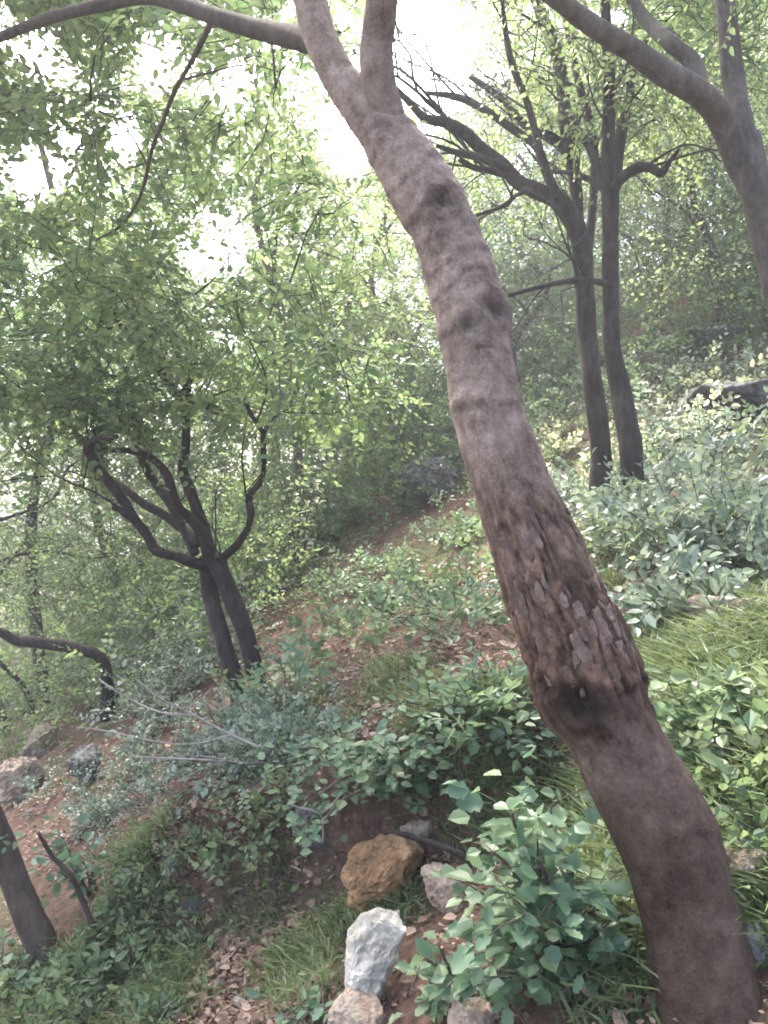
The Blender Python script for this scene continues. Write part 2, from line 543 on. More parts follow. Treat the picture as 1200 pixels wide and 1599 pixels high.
def crown(tree, skeleton, clumps, leaf, mat, nspray=26, nleaf=12, length=0.42, far=False, flat=0.55, bark=None, open_sky=True, twigs=True, seed=0, gapgrow=1.15):
    """leaf clumps (centre, radius) fed by thin branches from the nearest point of the limbs"""
    mb = MB()
    tw = MB()
    sk = np.concatenate([s[0] for s in skeleton])
    clumps = sorted(clumps, key=lambda q: np.min(np.linalg.norm(sk - q[0], axis=1)))
    for c, r in clumps:
        c = np.asarray(c, dtype=np.float64)
        if open_sky and in_gap(c, 0.8)[0]:
            continue
        k = np.argmin(np.linalg.norm(sk - c, axis=1) + 0.5 * np.maximum(0, sk[:, 2] - c[2]))
        a = sk[k]
        dist = np.linalg.norm(c - a)
        if twigs and dist > 0.1:
            mid1 = a + (c - a) * 0.35 + rng.normal(size=3) * 0.08 * dist + np.array([0, 0, .06 * dist])
            mid2 = a + (c - a) * 0.7 + rng.normal(size=3) * 0.07 * dist + np.array([0, 0, .05 * dist])
            r0 = min(0.004 + 0.006 * dist, 0.016)
            tp_, _ = tube(tw, [a, mid1, mid2, c], [r0, r0 * .75, r0 * .5, r0 * .3], step=0.25, sides=5)
            sk = np.concatenate([sk, tp_[len(tp_) // 2:]])
        ns = max(3, int(nspray * (r / 0.6) ** 1.6))
        pd = rnd_dirs(ns, flat)
        st = c + pd * (r * rng.random((ns, 1)) ** 0.6) * np.array([1, 1, flat + .15])
        dr = pd * 0.9 + rng.normal(size=(ns, 3)) * 0.35 + np.array([0, 0, -0.12])
        if open_sky:
            keep = ~in_gap(st + unit(dr) * length * .5, gapgrow)
            st, dr = st[keep], dr[keep]
        ln = length * (0.6 + 0.8 * rng.random(len(st)))
        sprays(mb, st, dr, ln, nleaf, leaf, far=far, twig_mat=1)
    if mb.n:
        mb.build('crown', [mat, M['twig']], tree)
    if tw.n:
        tag(tw.build('twigs', bark or M['twig'], tree, smooth=True), kind='stuff')

def limb(tree, name, px, d0, d1, mat, wob=0.05, sides=10, rough=0.10, step=0.05, seed=1, root=None):
    """px: (x, y, radius in pixels) down the limb; depth runs from d0 to d1"""
    n = len(px)
    ds = np.linspace(d0, d1, n) + np.concatenate([[0], rng.normal(size=n - 1) * wob * 0.5])
    pts = [P(x, y, d) for (x, y, r), d in zip(px, ds)]
    rad = [r / FPX * d for (x, y, r), d in zip(px, ds)]
    if root is not None:
        pts = [root] + pts
        rad = [rad[0] * 1.25] + rad
    mb = MB()
    sk = tube(mb, pts, rad, step=step, sides=sides, rough=rough, seed=seed)
    mb.build(name, mat, tree, smooth=True)
    return sk

def bare_twigs(tree, sk, n, length, mat, up=.5, bias=(0, 0, 0)):
    """fine forked twigs leaving the outer half of the limbs"""
    mb = MB()
    for _ in range(n):
        path, r = sk[rng.integers(1, len(sk))]
        k = int(len(path) * (.25 + .75 * rng.random())) - 1
        k = max(1, k)
        a = path[k]
        v = unit(unit(path[k] - path[k - 1]) * .7 + rng.normal(size=3) * .6 + np.array([0, 0, up]) + np.array(bias))
        L_ = length * (.4 + .9 * rng.random())
        p1 = a + v * L_ * .4 + rng.normal(size=3) * .06 * L_
        p2 = a + v * L_ * .75 + rng.normal(size=3) * .1 * L_
        p3 = a + v * L_ + rng.normal(size=3) * .16 * L_
        r0 = min(r[k] * .45, .004 + .008 * L_)
        tube(mb, [a, p1, p2, p3], [r0, r0 * .75, r0 * .5, r0 * .25], step=.12, sides=5)
        for b_ in (p1, p2):
            w = unit(v + rng.normal(size=3) * .7)
            tube(mb, [b_, b_ + w * L_ * .25 + rng.normal(size=3) * .03, b_ + w * L_ * .5 + rng.normal(size=3) * .06 * L_], [r0 * .5, r0 * .4, r0 * .2], step=.12, sides=4)
    tag(mb.build('bare_twigs', mat, tree, smooth=True), kind='stuff')

def area_clumps(n, x0, x1, y0, y1, d0, d1, r0, r1):
    out = []
    for _ in range(n):
        d = d0 + (d1 - d0) * random.random()
        out.append((P(x0 + (x1 - x0) * random.random(), y0 + (y1 - y0) * random.random(), d), r0 + (r1 - r0) * random.random()))
    return out

# ================================================================== THE SETTING
def graded(a, b, n, dense, k):
    u = np.linspace(np.arcsinh((a - dense) / k), np.arcsinh((b - dense) / k), n)
    return dense + k * np.sinh(u)
gx = graded(-60, 60, 270, 0.0, 1.6)
gy = graded(-10, 100, 270, 2.6, 1.6)
X, Y = np.meshgrid(gx, gy)
mb = MB()
idx = np.arange(X.size).reshape(X.shape)
mb.add(np.stack([X, Y, height(X, Y)], -1).reshape(-1, 3), np.stack([idx[:-1, :-1], idx[:-1, 1:], idx[1:, 1:], idx[1:, :-1]], -1).reshape(-1, 4))
g = mb.build('hillside_ground', M['soil'], smooth=True)
tag(g, 'reddish brown earth of the steep wooded hillside', 'ground', kind='structure')

# ================================================================== MAIN LEANING TREE
main_base = P(1108, 1640, 1.62)
main_base[2] = float(height(main_base[0], main_base[1]))
T = empty('leaning_tree', main_base, 'large leaning tree with grey-brown scaly trunk crossing the foreground', 'tree')
edges = [(1599, 1030, 1200), (1500, 1013, 1176), (1400, 993, 1148), (1300, 955, 1122), (1200, 905, 1064), (1130, 874, 1024), (1090, 842, 1012), (1050, 827, 1000), (1000, 808, 984), (950, 792, 954), (850, 762, 905), (750, 736, 857), (650, 706, 822), (550, 690, 802), (450, 666, 784), (400, 654, 765), (350, 637, 744), (300, 604, 719), (250, 580, 682), (205, 557, 640), (165, 530, 604), (125, 503, 562), (80, 482, 538), (40, 467, 522), (0, 458, 512), (-60, 440, 490), (-140, 412, 456), (-240, 395, 430)]
pts, rad = [], []
for y, l, r in edges:
    d = 1.62 + (1599 - y) / 1400 * 0.62
    pts.append(P((l + r) / 2, y, d))
    rad.append((r - l) / 2 / FPX * d * 0.945)
dn = unit(pts[0] - pts[1])
pts = [pts[0] + dn * .45, pts[0] + dn * .2] + pts
rad = [rad[0] * 1.25, rad[0] * 1.08] + rad
path, r = resample(pts, rad, 0.010)
d_, S_, U_ = frames(path)
SID = 190
th = np.linspace(0, 2 * math.pi, SID, endpoint=False)
ring = np.cos(th)[None, :, None] * S_[:, None, :] + np.sin(th)[None, :, None] * U_[:, None, :]
surf = path[:, None, :] + ring * r[:, None, None]
# picture row of each ring, used as the height up the stem
row = 799.5 - (path[:, 2] - EYE) / path[:, 1] * FPX
ROW = np.repeat(row[:, None], SID, 1)
along = np.repeat(np.concatenate([[0], np.cumsum(np.linalg.norm(np.diff(path, axis=0), axis=1))])[:, None], SID, 1)
ang = np.repeat(th[None, :], len(path), 0)
cyl = np.stack([np.cos(ang) * 0.11, np.sin(ang) * 0.11, along], -1)
q1 = fbm(cyl * np.array([48, 48, 9]), 4, 21)              # long fissures
q2 = fbm(cyl * np.array([60, 60, 45]), 4, 31)             # grain
q3 = fbm(cyl * 7.0, 3, 41)                                # lumps
q4 = fbm(cyl * np.array([12, 12, 85]), 3, 51)             # ring wrinkles
edge_n = 60 * noise3(cyl * 14, 61) + 40 * noise3(cyl * 45, 62)
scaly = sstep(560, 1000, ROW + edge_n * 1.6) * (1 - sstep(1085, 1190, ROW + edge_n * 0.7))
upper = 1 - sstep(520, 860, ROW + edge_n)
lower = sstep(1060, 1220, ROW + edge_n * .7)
rr = np.repeat(r[:, None], SID, 1)
disp = 0.0045 * q3 + 0.0012 * q2 + 0.0022 * q4 * upper + lower * (0.0012 * q4 + 0.0035 * fbm(cyl * np.array([40, 40, 16]), 4, 91) + .002 * q2)
fiss = np.clip(np.abs(q1) * 3.0, 0, 1)
q5 = fbm(cyl * np.array([110, 110, 55]), 3, 71)
disp += scaly * (0.013 * (fiss - 0.6) + 0.004 * q2 + 0.006 * q5 + .006 * q3)
disp += 0.012 * np.exp(-((ROW - 1075) / 55) ** 2) * (.6 + .8 * q3)
disp -= 0.004 * np.exp(-((ROW - 1170) / 40) ** 2)
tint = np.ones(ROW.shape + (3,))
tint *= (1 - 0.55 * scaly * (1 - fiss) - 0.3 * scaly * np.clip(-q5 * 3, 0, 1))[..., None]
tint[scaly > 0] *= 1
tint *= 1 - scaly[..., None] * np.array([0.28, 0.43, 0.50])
tint *= 1 - lower[..., None] * np.array([0.71, 0.76, 0.795]) * (0.92 + 0.3 * q3[..., None])  # dark brown lower bark, with shade also painted into its tint
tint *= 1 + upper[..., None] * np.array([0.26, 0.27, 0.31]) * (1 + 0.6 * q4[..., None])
# knots and collars: (pixel x, pixel y, radius px, depth of the rim, dark)
for kx, ky, kr, amp, dk in [(690, 318, 30, .012, .8), (772, 480, 32, .012, .75), (735, 512, 26, .006, .55), (905, 1095, 34, .014, .75), (860, 1070, 24, .010, .75), (715, 640, 24, .004, .4), (940, 1110, 20, .008, .6), (590, 195, 20, .004, .35), (690, 372, 12, .003, .3)]:
    k = P(kx, ky, 1.62 + (1599 - ky) / 1400 * 0.62 - 0.09)
    dd = np.linalg.norm((surf - k) * np.array([1, .55, 1]), axis=-1) / (kr / FPX * 1.9)
    dd = dd + 0.35 * q2 + 0.25 * q3
    disp += amp * (np.exp(-((dd - 1.0) / .38) ** 2) - 0.9 * np.exp(-(dd / .55) ** 2))
    tint *= (1 - dk * np.exp(-(dd / 0.85) ** 2))[..., None]
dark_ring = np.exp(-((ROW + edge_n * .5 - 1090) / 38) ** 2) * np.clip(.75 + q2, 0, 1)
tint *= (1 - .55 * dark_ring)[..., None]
fleck = np.clip(fbm(cyl * np.array([26, 26, 130]), 3, 95) * 3.2 - .9, 0, 1) * np.clip(upper + lower * .8, 0, 1)
tint *= (1 - .32 * fleck)[..., None]
disp -= .0016 * fleck
lich = np.clip(fbm(cyl * 16, 4, 97) * 3 - .7, 0, 1) * np.clip(.25 + lower, 0, 1)
tint *= 1 + lich[..., None] * np.array([.35, .38, .34])
for cy_, w_, a_ in [(418, 5, .004), (505, 10, .005), (330, 6, .004), (222, 5, .004), (640, 6, .003), (455, 4, .002), (280, 4, .002), (375, 4, .002)]:
    rw = ROW - cy_ + 9 * np.sin(ang * 2 + cy_) + 12 * q3
    disp += a_ * np.exp(-(rw / (w_ * 1.6)) ** 2)
    tint *= (1 - 0.45 * np.exp(-((rw - w_ * 1.5) / w_) ** 2) * np.clip(0.5 + q2 * 1.5, 0, 1))[..., None]
surf = path[:, None, :] + ring * (rr + disp)[:, :, None]
mb = MB()
n = len(path)
i = np.arange(n - 1)[:, None] * SID
j = np.arange(SID)[None, :]
k2 = (np.arange(SID)[None, :] + 1) % SID
mb.add(surf.reshape(-1, 3), np.stack([i + j, i + k2, i + SID + k2, i + SID + j], -1).reshape(-1, 4))
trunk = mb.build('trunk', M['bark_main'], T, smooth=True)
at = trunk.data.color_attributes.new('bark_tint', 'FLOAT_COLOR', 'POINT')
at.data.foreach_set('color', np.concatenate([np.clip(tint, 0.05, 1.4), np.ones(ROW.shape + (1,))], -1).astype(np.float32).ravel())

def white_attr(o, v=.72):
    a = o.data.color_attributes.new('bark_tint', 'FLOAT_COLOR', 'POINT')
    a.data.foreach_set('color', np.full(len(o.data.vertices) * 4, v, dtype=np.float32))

main_sk = [(path, r)]
DM = 2.24
for nm, px, d0, d1 in [
    ('limb', [(640, 285, 22), (624, 238, 29), (606, 185, 30), (592, 130, 28), (588, 80, 27), (592, 40, 26), (597, 0, 25), (603, -60, 24), (622, -160, 20), (630, -260, 15)], DM, 2.1),
    ('limb', [(500, 66, 20), (462, 58, 18), (405, 46, 15), (340, 27, 13), (285, 8, 11.5), (225, -4, 10), (150, 10, 9), (80, 28, 8), (0, 58, 7), (-90, 92, 5)], 2.3, 3.6)]:
    n_ = len(px)
    ds = np.linspace(d0, d1, n_)
    mb = MB()
    main_sk.append(tube(mb, [P(x, y, d) for (x, y, q), d in zip(px, ds)], [q / FPX * d for (x, y, q), d in zip(px, ds)], step=0.03, sides=28, rough=0.06, nscale=14, seed=len(main_sk)))
    white_attr(mb.build(nm, M['bark_main'], T, smooth=True), .95 if px[0][0] > 600 else .30)  # left limb tinted dark to paint in its backlit silhouette
main_sk.append(limb(T, 'hanging_branch', [(332, 32, 5), (318, 60, 5), (300, 95, 4.5), (272, 145, 4), (258, 182, 3.5), (236, 240, 3), (222, 300, 2.4), (192, 350, 2), (150, 375, 1.6)], 3.0, 4.6, M['bark_brown'], sides=7))
main_sk.append(limb(T, 'branch', [(606, -70, 10), (640, -110, 8), (700, -150, 6), (780, -180, 4)], 2.1, 3.0, M['bark_brown'], sides=7))

# loose scales of bark, alike pieces sharing a few meshes
def plate_mesh(seed):
    rs = np.random.default_rng(seed)
    nu, nv = 5, 7
    w, h = 0.006 + 0.006 * rs.random(), 0.014 + 0.03 * rs.random()
    top, bot = np.zeros((nv, nu, 3)), np.zeros((nv, nu, 3))
    for b in range(nv):
        for a in range(nu):
            u, v = a / (nu - 1) * 2 - 1, b / (nv - 1) * 2 - 1
            ww = w * (1 - 0.2 * abs(v) ** 2.5) * (1 + 0.14 * rs.normal() * (abs(u) > .9))
            x, y = u * ww, v * h * (1 + 0.08 * rs.normal() * (abs(v) > .9))
            bul = (1 - u * u * .8) * (1 - abs(v) ** 3 * .8)
            z = 0.002 * bul + 0.0014 * rs.normal() - x * x / 0.2 + .002 * rs.normal() * (abs(v) > .9)
            top[b, a] = (x, y, z); bot[b, a] = (x * .9, y * .9, -0.008)
    m = MB()
    ii = np.arange(nu * nv).reshape(nv, nu)
    qd = np.stack([ii[:-1, :-1], ii[:-1, 1:], ii[1:, 1:], ii[1:, :-1]], -1).reshape(-1, 4)
    bo = list(ii[0, :]) + list(ii[1:, -1]) + list(ii[-1, -2::-1]) + list(ii[-2:0, 0])
    sk_ = [(bo[k], bo[(k + 1) % len(bo)], 0, 0) for k in range(len(bo))]
    base = nu * nv
    side = [(a, a + base, b + base, b) for a, b, _, _ in sk_]
    m.add(np.concatenate([top.reshape(-1, 3), bot.reshape(-1, 3)]), np.concatenate([qd, np.array(side)]))
    return m.mesh('bark_plate', [M['bark_plate']], smooth=True)
plates = [plate_mesh(s) for s in range(7)]
view = np.array([0, 0, EYE])
cnt = 0
cand = rng.permutation(ROW.size)
taken = []
for c in cand:
    if cnt >= 60: break
    a, b = divmod(int(c), SID)
    rw_ = row[a]
    if not (780 < rw_ < 1075): continue
    w_ = scaly[a, b]
    if rng.random() > w_ ** 2: continue
    p = surf[a, b]; nrm = ring[a, b]
    if np.dot(nrm, p - view) > 0.03: continue
    if any(np.linalg.norm(p - q) < 0.021 for q in taken): continue
    taken.append(p)
    tdir = d_[a] * (1 if rng.random() > .5 else -1)
    z = Vector(nrm + rng.normal(size=3) * 0.10).normalized()
    y = Vector(tdir + rng.normal(size=3) * 0.10)
    y = (y - z * y.dot(z)).normalized()
    mtx = Matrix((y.cross(z), y, z)).transposed()
    o = bpy.data.objects.new('bark_plate', plates[cnt % 7])
    s = 0.65 + 0.7 * rng.random()
    o.location = Vector(p - main_base) + z * 0.0005
    o.rotation_mode = 'QUATERNION'
    o.rotation_quaternion = mtx.to_quaternion()
    o.scale = (s, s, 0.45 + 0.4 * rng.random())
    COL.objects.link(o)
    o.parent = T
    cnt += 1
over = []  # unseen clumps of this crown, added overhead to shade the slope
while len(over) < 18:
    p = np.array([random.uniform(-3.2, 3.0), random.uniform(-1.0, 5.5), random.uniform(4.2, 7.0)])
    if p[2] > EYE + .72 * max(p[1], 0) + .9:
        over.append((p, random.uniform(.5, .85)))
crown(T, main_sk, area_clumps(72, -120, 500, -160, 190, 3.8, 6.4, 0.35, 0.6) + over, 0.068, M['canopy'], nspray=46, nleaf=11, length=0.36, bark=M['bark_brown'])

# ================================================================== THE DARK FORKED TREE ON THE LEFT
b = hit(388, 1085)
D = float(b[1])
T = empty('forked_tree', b, 'dark crooked tree with hooked limbs fanning out from a low fork', 'tree')
bk = M['bark_dark']
sk = []
sk.append(limb(T, 'trunk', [(370, 1070, 13), (349, 1000, 12), (332, 945, 12), (325, 900, 14), (326, 872, 14)], D, D, bk, rough=.14, sides=14, root=P(382, 1110, D)))
sk.append(limb(T, 'trunk', [(402, 1062, 14), (383, 985, 14), (363, 935, 14), (346, 895, 14), (332, 872, 13)], D - .05, D, bk, rough=.14, sides=14, root=P(414, 1110, D)))
for nm, px, e in [
    ('limb', [(328, 886, 12), (300, 878, 11), (280, 870, 10.5), (245, 860, 10), (230, 835, 9.5), (210, 810, 9), (192, 780, 9), (165, 745, 9.5), (145, 715, 9), (136, 700, 8.5), (150, 687, 7), (182, 682, 5)], -.9),
    ('stub', [(212, 812, 8), (195, 800, 7), (177, 792, 5)], -.55),
    ('limb', [(327, 885, 13), (322, 845, 12), (300, 812, 11), (280, 795, 10), (270, 770, 10), (260, 740, 9), (240, 718, 8), (210, 705, 6), (152, 702, 4)], -.4),
    ('limb', [(328, 870, 14), (318, 825, 13), (306, 790, 12), (295, 760, 11), (286, 735, 10), (290, 700, 8), (291, 650, 7), (286, 620, 7), (300, 585, 5), (306, 540, 4)], .3),
    ('branch', [(288, 618, 6), (320, 632, 5), (346, 641, 4)], .5),
    ('limb', [(288, 625, 8), (272, 612, 9), (245, 570, 8), (210, 530, 7), (185, 500, 6), (150, 440, 4), (130, 400, 3)], .9),
    ('limb', [(310, 850, 10), (290, 830, 10), (258, 805, 9), (222, 785, 8), (192, 760, 7), (160, 740, 5)], .5),
    ('limb', [(305, 865, 10), (288, 830, 9), (268, 790, 9), (240, 750, 8), (222, 718, 8), (215, 690, 7), (211, 660, 6), (206, 625, 5)], .6),
    ('branch', [(215, 690, 4), (195, 665, 4), (183, 645, 3)], .4),
    ('limb', [(336, 884, 9), (352, 868, 8), (371, 850, 8), (387, 825, 7), (392, 800, 7), (389, 775, 7), (405, 755, 6.5), (412, 735, 6), (412, 700, 6), (410, 675, 5), (391, 645, 4.5), (382, 622, 3)], -.6),
    ('branch', [(245, 600, 3), (180, 588, 3), (130, 578, 3), (75, 572, 2.6), (0, 560, 2.4), (-60, 556, 2)], .2),
    ('branch', [(190, 512, 3), (130, 514, 2.6), (90, 511, 2.4), (25, 503, 2)], .6)]:
    d0 = D if nm == 'limb' else D + e * .8
    if nm == 'branch' and px[0][0] == 245: d0 = D + .6
    sk.append(limb(T, nm, [(x, y, q * .84) for x, y, q in px], d0, D + e, bk, rough=.13, sides=10))
bare_twigs(T, sk, 36, .6, bk)
crown(T, sk, area_clumps(74, -60, 560, 250, 650, D - .9, D + 1.6, 0.3, 0.55) + area_clumps(8, -40, 200, 540, 680, D - .8, D + .6, .3, .5), 0.068, M['canopy'], nspray=40, nleaf=11, length=0.36, bark=M['bark_dark'])

# ================================================================== DARK TREES ON THE RIGHT
b = hit(990, 800)
D = float(b[1])
T = empty('upright_tree', b, 'tall straight dark-trunked tree standing on the right slope', 'tree')
sk = [limb(T, 'trunk', [(989, 770, 17), (984, 690, 17), (968, 605, 15), (956, 540, 13), (954, 450, 12.5), (953, 350, 13), (953, 298, 14)], D, D, bk, rough=.12, sides=16, root=b - np.array([0, 0, .15]))]
for px, e in [
    ([(953, 305, 13), (960, 260, 11), (970, 210, 9), (980, 165, 7), (990, 110, 5), (1010, 60, 4)], .3),
    ([(953, 305, 12), (950, 230, 10), (951, 170, 9), (952, 110, 8), (948, 60, 8), (945, 0, 7), (940, -80, 5)], -.2),
    ([(957, 300, 9), (966, 284, 8), (981, 270, 8), (1000, 261, 8), (1020, 263, 7), (1034, 272, 6), (1046, 252, 4), (1060, 234, 3)], -.5),
    ([(949, 300, 7), (925, 282, 5), (890, 270, 4), (860, 268, 3)], .5),
    ([(950, 298, 8), (932, 258, 7), (920, 230, 6), (903, 200, 5), (885, 160, 4)], .6),
    ([(954, 445, 6), (920, 438, 5), (880, 440, 5), (835, 450, 4), (795, 461, 3)], -.5)]:
    sk.append(limb(T, 'limb', px, D, D + e, bk, rough=.12))
bare_twigs(T, sk, 40, .7, bk)
crown(T, sk, area_clumps(16, 830, 1120, -60, 200, D - .4, D + 1.8, 0.35, 0.6) + area_clumps(8, 850, 1150, -330, -60, D - 1.0, D + 1.5, .5, .8), 0.055, M['canopy_yellow'], nspray=40, nleaf=10, length=0.38, bark=bk)

D2 = D + .35
b2 = np.array([*P(938, 780, D2)[:2], 0.0]); b2[2] = float(height(b2[0], b2[1]))
T = empty('fanning_tree', b2, 'dark tree whose limbs fan out leftward beside the straight trunk', 'tree')
sk = [limb(T, 'trunk', [(938, 700, 15), (926, 600, 14), (918, 530, 14), (912, 440, 15), (907, 380, 16), (893, 341, 16), (868, 306, 15)], D2, D2 - .1, bk, rough=.12, sides=16, root=b2 - np.array([0, 0, .15]))]
for px, e in [
    ([(872, 310, 14), (835, 296, 13), (810, 285, 12), (785, 258, 11), (755, 235, 10), (725, 206, 9), (695, 191, 8), (665, 185, 6), (640, 160, 5), (618, 138, 4)], -.7),
    ([(790, 264, 7), (750, 246, 6), (720, 240, 5), (683, 228, 3)], -.6),
    ([(780, 268, 6), (740, 262, 4), (718, 250, 3)], -.4),
    ([(908, 385, 12), (902, 340, 10), (899, 290, 10), (890, 242, 10), (860, 215, 9), (820, 195, 7), (795, 165, 6), (765, 140, 5), (735, 120, 4)], .4),
    ([(885, 330, 9), (858, 280, 8), (838, 228, 8), (803, 203, 7), (755, 170, 6), (715, 152, 5), (668, 145, 3)], .1),
    ([(868, 302, 7), (845, 238, 6), (825, 165, 5.5), (800, 100, 5), (790, 50, 4), (785, 5, 3), (778, -50, 2)], -.4),
    ([(890, 242, 8), (882, 195, 9), (880, 150, 10), (872, 92, 11), (860, 55, 10), (845, 20, 9), (836, -30, 8), (820, -120, 6)], .5),
    ([(912, 440, 8), (925, 330, 7), (928, 250, 7), (918, 180, 7), (905, 135, 6), (895, 90, 6), (885, 48, 4), (880, -10, 3)], .9),
    ([(830, 296, 4), (805, 306, 4), (788, 321, 4), (745, 336, 3)], -.8)]:
    d0 = D2 - .05 if px[0][2] > 7.5 else D2 + e * .5
    sk.append(limb(T, 'limb', px, d0, D2 + e, bk, rough=.12))
bare_twigs(T, sk, 46, .9, bk, bias=(-.35, 0, 0))
crown(T, sk, area_clumps(26, 640, 900, -60, 200, D2, D2 + 2.0, 0.28, 0.45) + area_clumps(7, 690, 800, 230, 330, D2, D2 + 1.5, .28, .4), 0.05, M['canopy_yellow'], nspray=30, nleaf=9, length=0.34, bark=bk, gapgrow=1.0)

# ================================================================== PALE FORKED TREE AT THE RIGHT EDGE
DR = 4.1
br = np.array([*P(1310, 800, DR)[:2], 0.0]); br[2] = float(height(br[0], br[1]))
T = empty('pale_tree', br, 'pale grey-brown tree forking widely at the right edge', 'tree')
sk = [limb(T, 'trunk', [(1265, 600, 26), (1225, 470, 25), (1196, 370, 24), (1178, 285, 24), (1164, 215, 22)], DR, DR, M['bark_grey'], rough=.08, sides=20, root=br - np.array([0, 0, .15]))]
for px, e in [
    ([(1170, 245, 20), (1158, 195, 18), (1146, 130, 17), (1139, 60, 16), (1132, 0, 15), (1125, -80, 13), (1130, -200, 9)], .2),
    ([(1180, 300, 22), (1150, 245, 21), (1122, 180, 20), (1090, 145, 19), (1040, 115, 18), (990, 80, 17), (940, 50, 16), (900, 22, 15), (865, -5, 14), (800, -50, 12), (700, -110, 9)], -.5),
    ([(1098, 150, 14), (1082, 98, 13), (1050, 70, 12), (1022, 45, 11), (1000, 20, 10), (982, -10, 9), (960, -70, 7)], .4)]:
    sk.append(limb(T, 'limb', px, DR, DR + e, M['bark_grey'], rough=.08, sides=16))
crown(T, sk, area_clumps(16, 1000, 1290, -120, 120, DR + .8, DR + 3.0, 0.35, 0.6) + area_clumps(12, 850, 1300, -420, -120, DR - 1, DR + 2, .5, .8) , 0.055, M['canopy'], nspray=42, nleaf=11, length=0.38, bark=M['bark_brown'])

# ================================================================== SMALL TREES AT THE LEFT
b = hit(168, 1125); D = float(b[1])
T = empty('bent_tree', b, 'thin dark tree bending sharply left above the boulders', 'tree')
sk = [limb(T, 'trunk', [(168, 1095, 11), (166, 1050, 10), (152, 1022, 10), (105, 1010, 9.5), (55, 1003, 9), (25, 1000, 8.5), (0, 987, 8), (-60, 968, 6), (-130, 930, 4)], D, D - .6, M['bark_dark'], rough=.12, root=b - np.array([0, 0, .1]))]
crown(T, sk, area_clumps(6, -150, 60, 800, 930, D - .8, D + .4, .25, .4), .045, M['canopy_dark'], nspray=18, nleaf=9, length=.28, open_sky=True)

b = hit(72, 1495); D = float(b[1])
T = empty('corner_tree', b, 'brown trunk leaning out at the lower left corner', 'tree')
sk = [limb(T, 'trunk', [(66, 1478, 23), (45, 1430, 21), (22, 1370, 20), (0, 1310, 20), (-30, 1240, 19), (-80, 1120, 17), (-140, 960, 15), (-190, 800, 13), (-230, 620, 10), (-260, 420, 7), (-275, 250, 4)], D, D - .2, M['bark_brown'], rough=.1, sides=18, root=b - np.array([0, 0, .1]))]
crown(T, sk, area_clumps(14, -520, -170, 50, 620, D - .6, D + .9, .3, .5), .05, M['canopy'], nspray=20, nleaf=9, length=.3, open_sky=False)

b = hit(158, 1482); D = float(b[1])
T = empty('sapling', b, 'thin bare sapling stem beside the lower left trunk', 'sapling')
sk = [limb(T, 'stem', [(155, 1472, 5.5), (146, 1448, 5), (130, 1408, 5), (110, 1365, 4.5), (84, 1340, 4), (60, 1300, 3)], D, D - .1, M['bark_brown'], root=b - np.array([0, 0, .05]))]
crown(T, sk, [(P(70, 1295, D - .1), .14), (P(110, 1330, D - .05), .12)], .05, M['shrub_blue'], nspray=40, nleaf=5, length=.12, open_sky=False)
b = hit(52, 1118); D = float(b[1])
T = empty('sapling', b, 'slender dark stem left of the bent tree', 'sapling')
sk = [limb(T, 'stem', [(50, 1105, 5), (35, 1070, 4.5), (12, 1046, 4), (-5, 1030, 3)], D, D, M['bark_dark'], root=b - np.array([0, 0, .05]))]
crown(T, sk, [(P(0, 1010, D), .25)], .045, M['shrub_green'], nspray=40, nleaf=7, length=.2, open_sky=False)

# ================================================================== TREES BEHIND
def back_tree(px, d, top, rpx, lean, label, clumps, mat, leaf=.088, bark='bark_brown', nspray=38, length=.5, far=True, gap=True, limbs=4):
    x, y = (px - 600) / FPX * d, d
    base = np.array([x, y, float(height(x, y))])
    T = empty('woodland_tree', base, label, 'tree', 'trees behind')
    tp = P(px + lean, top, d + .3)
    r0 = rpx * .72 / FPX * d
    p = [base - np.array([0, 0, .2])]
    for t in (.3, .6, .85, 1):
        p.append(base + (tp - base) * t + rng.normal(size=3) * np.array([.075, .05, .0]) * (t < 1) * np.linalg.norm(tp - base))
    mb = MB()
    s0 = tube(mb, p, [r0 * 1.2, r0, r0 * .85, r0 * .6, r0 * .3], step=.2, sides=9, rough=.08, nscale=5)
    mb.build('trunk', M[bark], T, smooth=True)
    sk = [s0]
    for q in range(limbs):
        k = int(len(s0[0]) * (.35 + .5 * q / limbs))
        a = s0[0][k]
        v = unit(np.array([rng.normal(), rng.normal() * .6, .9 + .5 * rng.random()]))
        L_ = np.linalg.norm(tp - base) * (.25 + .2 * rng.random())
        mb = MB()
        rr0 = s0[1][k] * .6
        sk.append(tube(mb, [a, a + v * L_ * .4 + rng.normal(size=3) * .06 * L_, a + v * L_ * .75 + rng.normal(size=3) * .1 * L_, a + v * L_ + np.array([0, 0, .1])], [rr0, rr0 * .8, rr0 * .55, rr0 * .3], step=.2, sides=7))
        mb.build('limb', M[bark], T, smooth=True)
    crown(T, sk, clumps, leaf, M[mat], nspray=nspray, nleaf=10, length=length, far=far, open_sky=gap)

